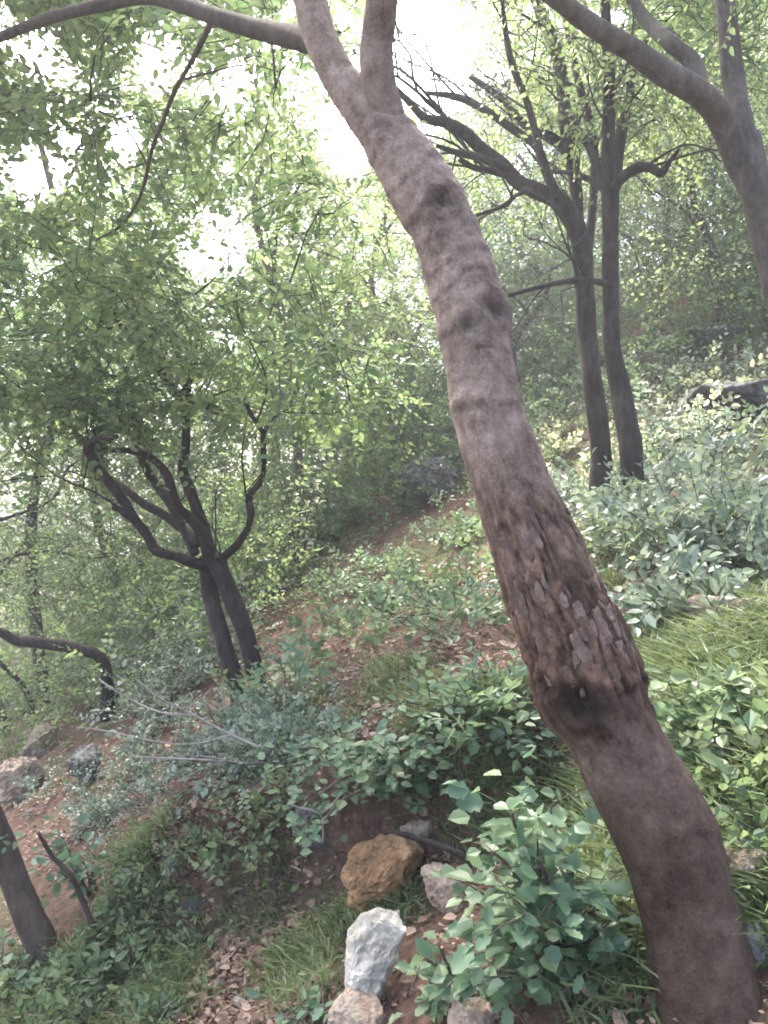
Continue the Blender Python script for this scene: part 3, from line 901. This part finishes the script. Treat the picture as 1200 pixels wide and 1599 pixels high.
A = area_clumps
back_tree(70, 9.5, 120, 12, -40, 'background tree filling the far left edge of the canopy', A(30, -120, 260, 60, 520, 8.5, 11, .5, .9), 'canopy')
back_tree(215, 11.5, 180, 10, 30, 'background tree right of the hanging branch in the upper left', A(30, 120, 430, 120, 560, 10.5, 13, .5, .9), 'canopy')
back_tree(470, 10, 220, 10, -30, 'background tree seen left of the leaning trunk', A(30, 350, 660, 190, 560, 9, 12, .5, .9), 'canopy_yellow')
back_tree(600, 13, 250, 10, -10, 'background tree whose stem shows just left of the leaning trunk', A(38, 460, 740, 240, 680, 11, 15, .5, .9), 'canopy_yellow')
back_tree(430, 15, 330, 10, 20, 'far background tree above the red earth patch', A(30, 300, 640, 340, 690, 13.5, 17, .6, 1.0), 'canopy', leaf=.085)
back_tree(120, 14, 480, 10, -20, 'far background tree behind the hooked limb', A(46, -60, 360, 480, 920, 11, 16, .6, 1.0), 'canopy_dark', leaf=.085)
back_tree(20, 9, 620, 8, -30, 'background tree low at the left edge', A(34, -120, 200, 600, 940, 8, 11, .4, .7), 'canopy', leaf=.06)
back_tree(840, 10.5, 330, 8, -25, 'slim background tree between the leaning trunk and the dark pair', A(34, 700, 920, 240, 560, 9.5, 13, .4, .7), 'canopy_dark', leaf=.065)
back_tree(800, 15, 240, 9, 10, 'far background tree behind the fanning limbs', A(36, 680, 960, 100, 560, 12, 17, .6, 1.0), 'canopy_dark', leaf=.08)
back_tree(1010, 10, 60, 8, 30, 'background tree rising between the dark pair and the pale fork', A(44, 880, 1150, -20, 440, 8.5, 13, .45, .8), 'canopy_dark', leaf=.065)
back_tree(1090, 8.5, 120, 8, 20, 'background tree under the pale fork on the right', A(40, 980, 1240, 30, 440, 7.5, 11, .4, .75), 'canopy_yellow', leaf=.06)
back_tree(1210, 12, 20, 9, 20, 'background tree at the top right corner', A(44, 1020, 1330, -40, 440, 10, 15, .55, .95), 'canopy', leaf=.075)
back_tree(880, 18, 120, 9, 0, 'distant tree high on the slope behind the dark pair', A(30, 780, 1080, 180, 470, 16, 21, .7, 1.1), 'canopy_dark', leaf=.09)
back_tree(300, 19, 420, 9, 0, 'distant tree far down behind the forked tree', A(30, 150, 520, 400, 860, 16, 20, .8, 1.2), 'canopy', leaf=.1)

# ================================================================== ROCKS
def rock(name, px, py, w, h, mat, label, seed, deep=.8, lift=.4, tilt=0.0, flat=False, at=None, cat='rock', sub=2, rot=None):
    """w, h in photo pixels; the rock is bedded in the ground under its foot"""
    p = hit(px, py) if at is None else np.asarray(at)
    d = p[1]
    W, H = w / FPX * d, h / FPX * d
    rs = np.random.default_rng(seed)
    bm = bmesh.new()
    v = rs.normal(size=(15, 3))
    v /= np.linalg.norm(v, axis=1, keepdims=True)
    v = np.sign(v) * np.abs(v) ** .6
    for q in v:
        bm.verts.new(q * (0.85 + .3 * rs.random()) * np.array([W / 2, W / 2 * deep, H / 2]))
    bmesh.ops.convex_hull(bm, input=bm.verts)
    loose = [x for x in bm.verts if not x.link_faces]
    bmesh.ops.delete(bm, geom=loose, context='VERTS')
    bmesh.ops.bevel(bm, geom=list(bm.edges), offset=min(W, H) * .035, segments=1, affect='EDGES', profile=.6)
    bmesh.ops.triangulate(bm, faces=bm.faces[:])
    for _ in range(5):
        long_ = [e for e in bm.edges if e.calc_length() > max(W, H) * .055]
        if not long_ or len(bm.faces) > 4000: break
        bmesh.ops.subdivide_edges(bm, edges=long_, cuts=1)
        bmesh.ops.triangulate(bm, faces=bm.faces[:])
    bm.normal_update()
    co = np.array([x.co for x in bm.verts])
    s_ = 3.2 / max(W, H)
    nz = (fbm(co * s_ * 1.4 + seed, 3, seed, .6) * .10 + (np.abs(fbm(co * s_ * 2.6 + seed, 4, seed + 5, .65)) - .2) * .13 + noise3(co * s_ * 9, seed) * .018) * min(W, H)
    for x, q in zip(list(bm.verts), nz):
        x.co += x.normal * float(q)
    me = bpy.data.meshes.new(name)
    bm.to_mesh(me); bm.free()
    me.materials.append(M[mat])
    o = bpy.data.objects.new(name, me)
    o.location = (p[0], p[1] + W * deep * .3, p[2] + H * .5 * (1 - lift))
    o.rotation_euler = (rs.normal() * .12, tilt, rs.random() * 6 if rot is None else rot)
    COL.objects.link(o)
    return tag(o, label, cat)

rock('rock', 584, 1575, 96, 190, 'rock_white', 'whitish jagged upright rock at the bottom centre', 31, deep=.6, lift=.45, tilt=.16, rot=.2)
rock('rock', 560, 1640, 120, 70, 'rock_tan', 'pale pinkish rock at the bottom edge below the white one', 2, lift=.3)
rock('rock', 600, 1405, 140, 100, 'rock_orange', 'orange-brown tilted rock under the leafy overhang', 3, lift=.4, tilt=-.5, rot=.1)
rock('rock', 695, 1425, 90, 60, 'rock_tan', 'tan rounded rock right of the orange one', 4, lift=.2)
rock('rock', 650, 1318, 70, 50, 'rock_tan', 'small tan rock perched above the orange one', 5, lift=.2)
rock('rock', 478, 1325, 110, 70, 'rock_dark', 'grey rock in the dark hollow left of the overhang', 6, lift=.2)
rock('rock', 25, 1255, 75, 80, 'rock_tan', 'largest boulder at the left edge, brownish grey', 8, lift=.2)
rock('rock', 55, 1185, 70, 50, 'rock_tan', 'tan boulder behind the largest one at the left edge', 9, lift=.2)
rock('rock', 130, 1225, 70, 60, 'rock_dark', 'dark stone right of the left boulders', 10, lift=.2)
rock('rock', 265, 1370, 40, 50, 'rock_grey', 'small grey stone among the lower left plants', 11)
rock('rock', 1168, 1400, 90, 90, 'rock_tan', 'pinkish stone just right of the leaning trunk', 13, lift=.3)
rock('rock', 1180, 1500, 90, 60, 'rock_grey', 'grey stone right of the trunk base', 14, lift=.3)
rock('rock', 1150, 970, 110, 50, 'rock_tan', 'brown stone on the right slope at the frame edge', 15)
rock('rock', 676, 785, 110, 80, 'rock_dark', 'dark rock outcrop behind the leaning trunk', 16, lift=.2, tilt=-.3)
rock('rock', 740, 1630, 90, 70, 'rock_tan', 'brown stone at the bottom edge under the leafy plant', 17)
rock('rock', 1120, 545, 170, 46, 'rock_grey', 'mossy grey ledge high on the right slope', 18, lift=.2)
rock('rock', 375, 1572, 26, 14, 'rock_white', 'tiny pale stone on the earth at the bottom', 19)
rock('rock', 300, 1425, 50, 34, 'rock_dark', 'dark flat stone amid the lower left plants', 21)
# the slab over a black hollow at the right edge
s = hit(1165, 668)
rock('rock', 0, 0, 60, 60, 'rock_dark', 'dark stone wedged under the flat slab at the right edge', 23, at=s + np.array([-.28, .1, 0]), lift=.3)
o = rock('rock_slab', 0, 0, 200, 50, 'rock_dark', 'flat grey slab roofing a black hollow at the right edge', 25, at=s + np.array([.08, .0, .17]), lift=.2, deep=.7, rot=.15)

# ================================================================== LITTER, GRASS, UNDERGROWTH
def hits(n, x0, x1, y0, y1):
    return hit_many(x0 + (x1 - x0) * rng.random(n), y0 + (y1 - y0) * rng.random(n)).reshape(-1, 3)

# dead leaves
mb = MB()
pl = np.concatenate([hits(1500, -60, 1260, 700, 1640), hits(700, 230, 480, 1330, 1640), hits(1100, 380, 760, 740, 1120), hits(350, 520, 760, 1000, 1130), hits(500, 30, 330, 1150, 1330)])
rep = np.repeat(pl, 5, 0)
rep[:, :2] += rng.normal(size=(len(rep), 2)) * .10
rep[:, 2] = height(rep[:, 0], rep[:, 1]) + .006 + .012 * rng.random(len(rep))
put_leaves(mb, rep, rnd_dirs(len(rep), .25), np.array([0, 0, 1.0]) + rng.normal(size=(len(rep), 3)) * .55, .012 + .036 * rng.random(len(rep)) ** 2, 1.2)
tag(mb.build('leaf_litter', M['litter']), 'scattered brown dead leaves covering the bare earth', 'leaf litter', kind='stuff')

# grass
def grass_patch(mb, x0, x1, y0, y1, n, hgt, w=.004, spread=.05):
    c = hits(max(1, n // 24), x0, x1, y0, y1)
    c = np.repeat(c, 24, 0)
    c[:, :2] += rng.normal(size=(len(c), 2)) * spread
    c[:, 2] = height(c[:, 0], c[:, 1]) - .005
    m_ = len(c)
    dr = unit(rng.normal(size=(m_, 3)) * np.array([.45, .45, .15]) + np.array([0, 0, .9]))
    s_ = unit(np.cross(dr, rng.normal(size=(m_, 3))))
    out_ = unit(dr * np.array([1, 1, 0]) + 1e-6)
    H_ = hgt * (.5 + .9 * rng.random(m_))[:, None]
    b0 = c
    m1 = c + dr * H_ * .55
    e1 = c + dr * H_ * .85 + out_ * H_ * .45 + np.array([0, 0, -.08]) * H_
    ww = w * (.7 + .6 * rng.random(m_))[:, None]
    v = np.stack([b0 - s_ * ww, b0 + s_ * ww, m1 + s_ * ww * .8, m1 - s_ * ww * .8, e1], 1)
    o_ = (np.arange(m_) * 5)[:, None, None]
    mb.add(v, (np.array([[[0, 1, 2, 3]]]) + o_).reshape(-1, 4), (np.array([[[3, 2, 4]]]) + o_).reshape(-1, 3))
mb = MB()
for a in [(840, 1000, 1230, 1480, 2600, .16), (940, 1010, 1420, 1560, 1100, .12), (420, 510, 1480, 1560, 900, .09), (370, 440, 1390, 1430, 400, .08), (580, 670, 1030, 1100, 900, .08), (630, 790, 1080, 1190, 1700, .09),
          (1010, 1210, 940, 1260, 5600, .15), (740, 830, 1200, 1320, 600, .10), (1150, 1210, 1330, 1480, 1000, .14), (170, 260, 1310, 1400, 800, .09), (200, 300, 1460, 1599, 1400, .10), (570, 640, 1390, 1440, 500, .07),
          (760, 850, 1090, 1180, 400, .08), (1050, 1200, 490, 560, 1000, .2), (900, 1200, 860, 960, 900, .12), (430, 560, 1080, 1140, 500, .09), (130, 200, 1060, 1120, 400, .13), (0, 150, 1500, 1599, 900, .09), (500, 530, 1430, 1480, 300, .07)]:
    grass_patch(mb, *a)
tag(mb.build('grass', M['grass']), 'fine bright green woodland grass growing in patches on the slope', 'grass', kind='stuff')

def bush_mass(mb, tw, base, r, h, nspray, nleaf, leaf, length, width=1.05, far=False):
    """many low leafy plants, each a dome of sprigs on stems"""
    for b_ in base:
        k = .5 + 1.0 * rng.random() ** 1.6
        rr_, hh_ = r * k, h * k
        ns = nspray
        pd = rnd_dirs(ns, .8)
        pd[:, 2] = np.abs(pd[:, 2])
        st = b_ + pd * (rng.random((ns, 1)) ** .45) * np.array([rr_, rr_, hh_])
        st[:, 2] = np.maximum(st[:, 2], height(st[:, 0], st[:, 1]) + .02)
        dr = pd + rng.normal(size=(ns, 3)) * .5 + np.array([0, 0, .05])
        sprays(mb, st, dr, length * (.6 + .7 * rng.random(ns)), nleaf, leaf * (.7 + .55 * rng.random()), far=far, width=width * (.75 + .5 * rng.random()), twig_mat=1)

OUT, STN, SAP, SLM = hit(668, 790), hit(1150, 970), hit(465, 905), hit(52, 1118)
CLEAR = [(p_ - np.array([p_[0] / p_[1], 1, 0]) * q_, r_) for p_, q_, r_ in [(OUT, .3, .45), (OUT, .9, .3), (STN, .15, .3), (STN, .5, .3), (SAP, .3, .35), (SAP, .9, .35), (SLM, .4, .45), (SLM, 1.2, .45)]] + [(s + np.array([0, -.45, 0]), .42), (s + np.array([.3, -.35, 0]), .4)]
def cleared(base):
    k = np.ones(len(base), dtype=bool)
    for c_, r_ in CLEAR:
        k &= np.linalg.norm(base[:, :2] - c_[:2], axis=1) > r_
    return base[k]

def undergrowth(label, mat, patches, r, h, ns, nl, leaf, length, far=False, width=1.05):
    mb = MB()
    for (n_, x0, x1, y0, y1) in patches:
        bush_mass(mb, None, cleared(hits(n_, x0, x1, y0, y1)), r, h, ns, nl, leaf, length, far=far, width=width)
    tag(mb.build('undergrowth', [M[mat], M['twig']]), label, 'undergrowth', kind='stuff')

undergrowth('glossy grey-green undergrowth covering the right slope', 'shrub_grey', [(84, 790, 1230, 590, 880), (26, 860, 1230, 840, 1000), (16, 780, 920, 560, 700)], .28, .34, 18, 6, .068, .19)
undergrowth('mid-green shrubs mixed into the right slope undergrowth', 'shrub_green', [(34, 800, 1230, 600, 900), (10, 780, 900, 560, 680)], .3, .38, 18, 6, .058, .18)
undergrowth('pale shiny leaves scattered through the right slope undergrowth', 'shrub_pale', [(9, 840, 1000, 640, 780), (8, 1020, 1180, 610, 720), (6, 1050, 1200, 800, 900)], .22, .40, 15, 5, .07, .18)
undergrowth('pale blue-green leafy cover in the middle of the slope', 'shrub_blue', [(34, 400, 780, 720, 900), (12, 430, 620, 860, 1000), (5, 600, 780, 920, 1000), (5, 380, 450, 820, 880), (4, 380, 470, 1050, 1100), (5, 660, 800, 1060, 1160)], .24, .26, 16, 6, .058, .17)
undergrowth('dark green low cover across the middle of the slope', 'shrub_green', [(90, 420, 790, 620, 850), (8, 430, 600, 900, 1060), (12, 600, 800, 880, 980), (22, 400, 540, 720, 820)], .3, .32, 18, 6, .06, .18)
undergrowth('dim grey-green undergrowth filling the left middle distance', 'shrub_grey', [(110, -60, 380, 800, 1060), (46, -40, 300, 1000, 1130)], .4, .6, 24, 8, .052, .22)
def thicket(label, mat, n_, u0, u1, y0, y1, r, h, ns, nl, leaf, length):
    """shoulder-high shrubs scattered over a wedge of the slope"""
    yy = y0 + (y1 - y0) * rng.random(n_) ** .8
    xx = (u0 + (u1 - u0) * rng.random(n_)) * yy
    mb = MB()
    bush_mass(mb, None, cleared(np.stack([xx, yy, height(xx, yy)], -1)), r, h, ns, nl, leaf, length, far=True)
    tag(mb.build('thicket', [M[mat], M['twig']]), label, 'thicket', kind='stuff')
thicket('tall green thicket behind the forked tree on the left', 'canopy', 80, -.62, -.1, 6.8, 12, .75, 2.0, 60, 9, .065, .32)
thicket('leafy thicket behind the rock outcrop in the centre', 'canopy_dark', 44, -.16, .1, 8.0, 13, .75, 1.7, 60, 9, .07, .32)
thicket('dark thicket high on the right slope behind the dark trunks', 'canopy_dark', 80, .08, .62, 7.5, 16, .75, 1.2, 56, 9, .07, .32)
undergrowth('feathery grey-green cover around the dead twigs', 'shrub_grey', [(28, 190, 410, 1110, 1260), (14, 380, 520, 1120, 1200), (18, 60, 240, 1200, 1300)], .15, .18, 22, 7, .032, .10)
undergrowth('small mixed green weeds along the bottom left', 'shrub_green', [(26, 0, 260, 1440, 1620), (9, 160, 330, 1330, 1460), (5, 230, 310, 1440, 1620), (7, 330, 440, 1250, 1360)], .13, .14, 14, 5, .042, .10)
undergrowth('blue-green leafy cover right of the leaning trunk', 'shrub_blue', [(9, 990, 1220, 960, 1300)], .15, .18, 14, 6, .05, .13)
undergrowth('leafy green cover right of the leaning trunk', 'shrub_green', [(9, 990, 1220, 960, 1300), (3, 1190, 1240, 1280, 1400)], .17, .2, 16, 6, .05, .13)

# the wood that closes the view, further off than single trees can be told apart
mb = MB()
n_ = 9000
wx = rng.uniform(-1, 1, n_); wy = 14 + 16 * rng.random(n_) ** .8
wp = np.stack([wx * wy * .62, wy, np.zeros(n_)], -1)
wp[:, 2] = height(wp[:, 0], wp[:, 1]) + 9.5 * rng.random(n_) ** 1.1
keep = (fbm(wp / 2.2, 3, 77) > -.2) & ~in_gap(wp, 1.1)
wp = wp[keep]
for c_ in range(2):
    st = wp + rng.normal(size=wp.shape) * .45
    sprays(mb, st, rnd_dirs(len(st), .4), .6 + .6 * rng.random(len(st)), 9, .16, far=True, twig_mat=None)
tag(mb.build('far_woodland', [M['canopy_dark']]), 'hazy far green woodland closing the view up the hillside', 'woodland', kind='stuff')

# ------------------------------------------------------------------ near plants, each leaf an object
def near_leaf_mesh(name, mat, kind, seed):
    rs = np.random.default_rng(seed)
    m = MB()
    if kind == 'round':
        prof = [(0, .03), (.12, .26), (.32, .40), (.55, .41), (.76, .30), (.92, .13), (1.0, .0)]
    else:
        prof = [(0, .02), (.15, .20), (.28, .34), (.42, .27), (.55, .36), (.70, .24), (.82, .25), (1.0, .0)]
    rows = []
    for t, w in prof:
        w *= 1 + .08 * rs.normal()
        z = -.16 * t * t + .03 * math.sin(t * 7 + seed)
        rows.append([(-w, t, z + w * .28), (-w * .5, t - .02, z + w * .10), (0, t, z), (w * .5, t - .02, z + w * .10), (w, t, z + w * .28)])
    v = np.array(rows)
    ii = np.arange(v.shape[0] * 5).reshape(-1, 5)
    # petiole
    m.add(v.reshape(-1, 3), np.stack([ii[:-1, :-1], ii[:-1, 1:], ii[1:, 1:], ii[1:, :-1]], -1).reshape(-1, 4))
    m.add(np.array([(-.012, 0, .0), (.012, 0, .0), (.012, -.35, -.05), (-.012, -.35, -.05)]), [(0, 1, 2, 3)])
    return m.mesh(name, [M[mat]], smooth=True)

LEAVES = {}
def leaf_plant(name, label, base, stems, nleaf, size, mat, kind='round', cat='plant', stem_mat='twig', spread=.55, more=0):
    """stems: world polylines; leaves sit along the outer part of every stem and its short side shoots"""
    key = (mat, kind)
    if key not in LEAVES:
        LEAVES[key] = [near_leaf_mesh('leaf', mat, kind, s) for s in range(4)]
    T = empty(name, base, label, cat, 'leafy plants near the path')
    sm = MB()
    slots = []
    for st in stems:
        L_ = np.linalg.norm(st[-1] - st[0])
        p_, r_ = tube(sm, st, np.linspace(.005, .002, len(st)) * (1 + L_), step=.05, sides=6)
        k0 = int(len(p_) * .3)
        for k in range(k0, len(p_)):
            slots.append((p_[k], unit(p_[min(k + 1, len(p_) - 1)] - p_[k - 1])))
            for _ in range(2):
                v = unit(rng.normal(size=3) * np.array([1, 1, .45]) + np.array([0, 0, .15]))
                l_ = .05 + .10 * rng.random()
                e = p_[k] + v * l_
                if rng.random() < .35:
                    tube(sm, [p_[k], p_[k] + v * l_ * .5 + np.array([0, 0, .008]), e], [.0022, .0018, .0012], step=.04, sides=4)
                    slots.append((e, v)); slots.append((p_[k] + v * l_ * .6, v))
    sm.build('stem', M[stem_mat], T, smooth=True)
    if more:
        fm = MB()
        kk = rng.choice(len(slots), size=more)
        pp = np.array([slots[k][0] for k in kk]) + rng.normal(size=(more, 3)) * .035
        put_leaves(fm, pp, rng.normal(size=(more, 3)) * np.array([1, 1, .4]) + np.array([0, -.15, -.05]), np.array([0, -.25, 1.0]) + rng.normal(size=(more, 3)) * .4, size * (.55 + .6 * rng.random(more)), 1.45)
        tag(fm.build('small_leaves', M[mat], T), kind='stuff')
    pick = rng.choice(len(slots), size=min(nleaf, len(slots) * 3), replace=len(slots) < nleaf)
    for q, k in enumerate(pick):
        p_, d0 = slots[k]
        d1 = unit(d0 * .5 + rng.normal(size=3) * np.array([1, 1, .35]) * spread + np.array([0, -.12, -.05]))
        z = Vector(unit(np.array([0, -.25, 1.0]) + rng.normal(size=3) * .35))
        y = Vector(d1)
        z = (z - y * z.dot(y)).normalized()
        s_ = size * (.65 + .6 * rng.random())
        o = bpy.data.objects.new('leaf', LEAVES[key][q % 4])
        o.location = Vector(p_ - base) + y * s_ * .3
        o.rotation_mode = 'QUATERNION'
        o.rotation_quaternion = Matrix((y.cross(z), y, z)).transposed().to_quaternion()
        o.scale = (s_ * (.7 + .5 * rng.random()), s_, s_ * (.5 + 1.5 * rng.random()))
        COL.objects.link(o)
        o.parent = T
    return T

def fan(base, tips):
    out = []
    for t in tips:
        t = np.asarray(t)
        m1 = base + (t - base) * .35 + np.array([0, 0, .14 * np.linalg.norm(t - base)]) + rng.normal(size=3) * .015
        m2 = base + (t - base) * .72 + np.array([0, 0, .12 * np.linalg.norm(t - base)]) + rng.normal(size=3) * .015
        out.append(np.array([base, m1, m2, t]))
    return out

def plant_at(name, label, bx, by, tips, nleaf, size, mat, kind='round', dd=(-.15, .2), **kw):
    b_ = hit(bx, by)
    ts = [P(x, y, b_[1] + dd[0] + (dd[1] - dd[0]) * random.random()) for x, y in tips]
    ts = [np.array([t[0], t[1], max(t[2], float(height(t[0], t[1])) + .03)]) for t in ts]
    return leaf_plant(name, label, b_, fan(b_, ts), nleaf, size, mat, kind, **kw)

plant_at('leafy_shrub', 'large lobed blue-green shrub against the lower left of the leaning trunk', 860, 1530,
         [(800, 1270), (860, 1260), (770, 1330), (840, 1340), (900, 1330), (960, 1370), (760, 1400), (820, 1430), (880, 1420), (940, 1450), (740, 1490), (790, 1520), (860, 1500), (700, 1540), (970, 1400), (910, 1490), (830, 1300), (930, 1400), (870, 1460)], 300, .055, 'shrub_blue', 'lobed', dd=(-.25, .12), more=420)
plant_at('leafy_shrub', 'small blue-green shrub trailing at the bottom edge beneath the lobed shrub', 720, 1580, [(680, 1560), (700, 1590), (745, 1560), (660, 1500), (690, 1470)], 60, .05, 'shrub_blue', 'lobed', dd=(-.12, .05))
plant_at('overhanging_shrub', 'round-leaved blue-green shrub overhanging the dark hollow in the centre', 640, 1235,
         [(430, 1200), (480, 1180), (520, 1170), (560, 1165), (610, 1160), (660, 1170), (700, 1190), (500, 1240), (490, 1300), (530, 1260), (580, 1230), (620, 1220), (660, 1225), (720, 1230), (740, 1260), (560, 1195), (700, 1240), (450, 1170)], 290, .042, 'shrub_blue', 'round', dd=(-.35, .15), more=500)
plant_at('leafy_sapling', 'low leafy sapling beside the trunk in the lower left corner', 140, 1400, [(60, 1320), (100, 1310), (150, 1330), (180, 1350), (90, 1360), (130, 1345), (150, 1375), (60, 1355)], 80, .055, 'shrub_blue', 'round', dd=(-.1, .1))
plant_at('yellow_green_sprig', 'yellow-green sprig beside the dark hollow', 425, 1390, [(400, 1320), (430, 1315), (440, 1340), (410, 1350), (450, 1365), (395, 1380), (425, 1335)], 60, .030, 'canopy_yellow', 'round', dd=(-.08, .08))
plant_at('pale_shrub', 'pale cream-green shrub near the foot of the forked tree', 450, 1120, [(420, 1060), (440, 1040), (460, 1050), (480, 1080), (430, 1090), (455, 1085), (490, 1060)], 80, .032, 'shrub_pale', 'round', dd=(-.15, .15))
plant_at('pale_sapling', 'pale yellow-green sapling above the red earth', 465, 905, [(440, 740), (470, 720), (500, 745), (450, 780), (490, 780), (430, 765), (510, 765), (475, 755)], 130, .06, 'shrub_pale', 'round', dd=(-.3, .3))
plant_at('leafy_shrub', 'spreading pale blue-green shrub above the bare earth, mid slope', 600, 960, [(540, 910), (570, 900), (600, 905), (640, 905), (660, 925), (520, 930), (590, 925), (630, 935)], 140, .055, 'shrub_blue', 'round', dd=(-.2, .3))
plant_at('leafy_shrub', 'blue-green shrub tucked at the left side of the leaning trunk below its rough bark', 800, 1190, [(830, 1120), (850, 1140), (790, 1130), (820, 1150), (860, 1165), (770, 1160)], 70, .045, 'shrub_blue', 'round', dd=(-.15, .15))
plant_at('leafy_shrub', 'broad-leaved green shrub right of the leaning trunk', 1130, 1180, [(1050, 1080), (1090, 1060), (1140, 1070), (1180, 1100), (1100, 1120), (1150, 1140), (1060, 1130), (1190, 1150)], 130, .05, 'shrub_green', 'round', dd=(-.15, .15), more=120)
plant_at('leafy_shrub', 'pale-leaved shrub in the middle of the right slope', 1040, 900, [(980, 800), (1020, 790), (1060, 800), (1000, 840), (1050, 850), (1090, 840), (1110, 870)], 120, .055, 'shrub_grey', 'round', dd=(-.2, .2))
plant_at('leafy_shrub', 'dull teal shrub at the extreme lower left corner', 20, 1540, [(0, 1470), (30, 1480), (-20, 1490), (50, 1500), (10, 1510)], 60, .045, 'shrub_blue', 'round', dd=(-.1, .1))
plant_at('leafy_shrub', 'low teal shrub at the bottom left of the white rock', 480, 1620, [(450, 1585), (480, 1575), (510, 1580), (530, 1595), (465, 1600)], 60, .035, 'shrub_blue', 'lobed', dd=(-.06, .06))
plant_at('leafy_shrub', 'bright pale leaf sprays left of the slab at the right edge', 1100, 720, [(1060, 650), (1090, 630), (1115, 640), (1140, 655), (1080, 670), (1040, 670), (1120, 675)], 90, .055, 'shrub_pale', 'round', dd=(-.1, .2))

# ------------------------------------------------------------------ dead branches
b = hit(432, 1195); D = float(b[1])
T = empty('dead_branch', b, 'bare pale dead branch with thin twigs lying over the undergrowth', 'branch')
for px, d0, d1 in [
    ([(450, 1200, 3.6), (430, 1178, 3.6), (400, 1165, 3.4), (350, 1142, 3), (300, 1115, 2.6), (250, 1090, 2.2), (212, 1060, 1.4)], D, D - .3),
    ([(300, 1117, 2.2), (250, 1112, 2), (210, 1095, 2), (175, 1075, 1.7), (155, 1060, 1.2)], D - .2, D - .1),
    ([(440, 1190, 3), (390, 1192, 2.8), (325, 1187, 2.5), (280, 1185, 2.2), (215, 1182, 1.6)], D, D - .4),
    ([(370, 1192, 1.8), (340, 1184, 1.6), (310, 1180, 1.2)], D - .15, D - .2),
    ([(360, 1148, 1.8), (300, 1162, 1.7), (240, 1157, 1.5), (170, 1142, 1.3), (120, 1135, 1)], D - .15, D - .25),
    ([(285, 1107, 1.5), (310, 1095, 1.2), (330, 1075, .9)], D - .2, D - .3)]:
    limb(T, 'twig', [(x, y, q * .72) for x, y, q in px], d0, d1, M['dead_wood'], wob=.05, sides=6, rough=.05)
b = hit(510, 1320); D = float(b[1]) - .2
T = empty('dead_twig', b, 'thin grey forked twig hanging at the dark hollow', 'twig')
for px in [[(505, 1315, 2), (505, 1290, 2), (500, 1270, 2), (470, 1262, 1.6), (450, 1255, 1.2)], [(502, 1272, 1.8), (520, 1255, 1.6), (535, 1238, 1.2)]]:
    limb(T, 'twig', px, D, D - .05, M['dead_wood'], wob=.01, sides=5)
b = hit(690, 1340); D = float(b[1]) - .12
T = empty('fallen_stick', b, 'dark fallen stick lying across the orange and tan rocks', 'stick')
limb(T, 'stick', [(740, 1350, 4), (700, 1325, 4.5), (660, 1312, 4.5), (620, 1300, 4)], D, D - .05, M['bark_dark'], sides=7)

# ================================================================== HAZE ADDED TO IMITATE MILKY LENS GLARE
HAZE = 0.0042
m, nt, out = new_mat('glare_haze')
pv = N(nt, 'ShaderNodeVolumePrincipled', Density=HAZE, Anisotropy=0.3)
pv.inputs['Color'].default_value = (.93, .95, 1.0, 1)
nt.links.new(pv.outputs[0], out.inputs['Volume'])
x0, x1, y0, y1, z0, z1 = -62, 62, -12, 102, float(height(gx.min(), 0)) - 3, 27
mb = MB()
mb.add([(x0, y0, z0), (x1, y0, z0), (x1, y1, z0), (x0, y1, z0), (x0, y0, z1), (x1, y0, z1), (x1, y1, z1), (x0, y1, z1)],
       [(0, 3, 2, 1), (4, 5, 6, 7), (0, 1, 5, 4), (1, 2, 6, 5), (2, 3, 7, 6), (3, 0, 4, 7)])
tag(mb.build('haze', m), 'thin pale haze added through the wood in place of lens glare', 'haze', kind='stuff')
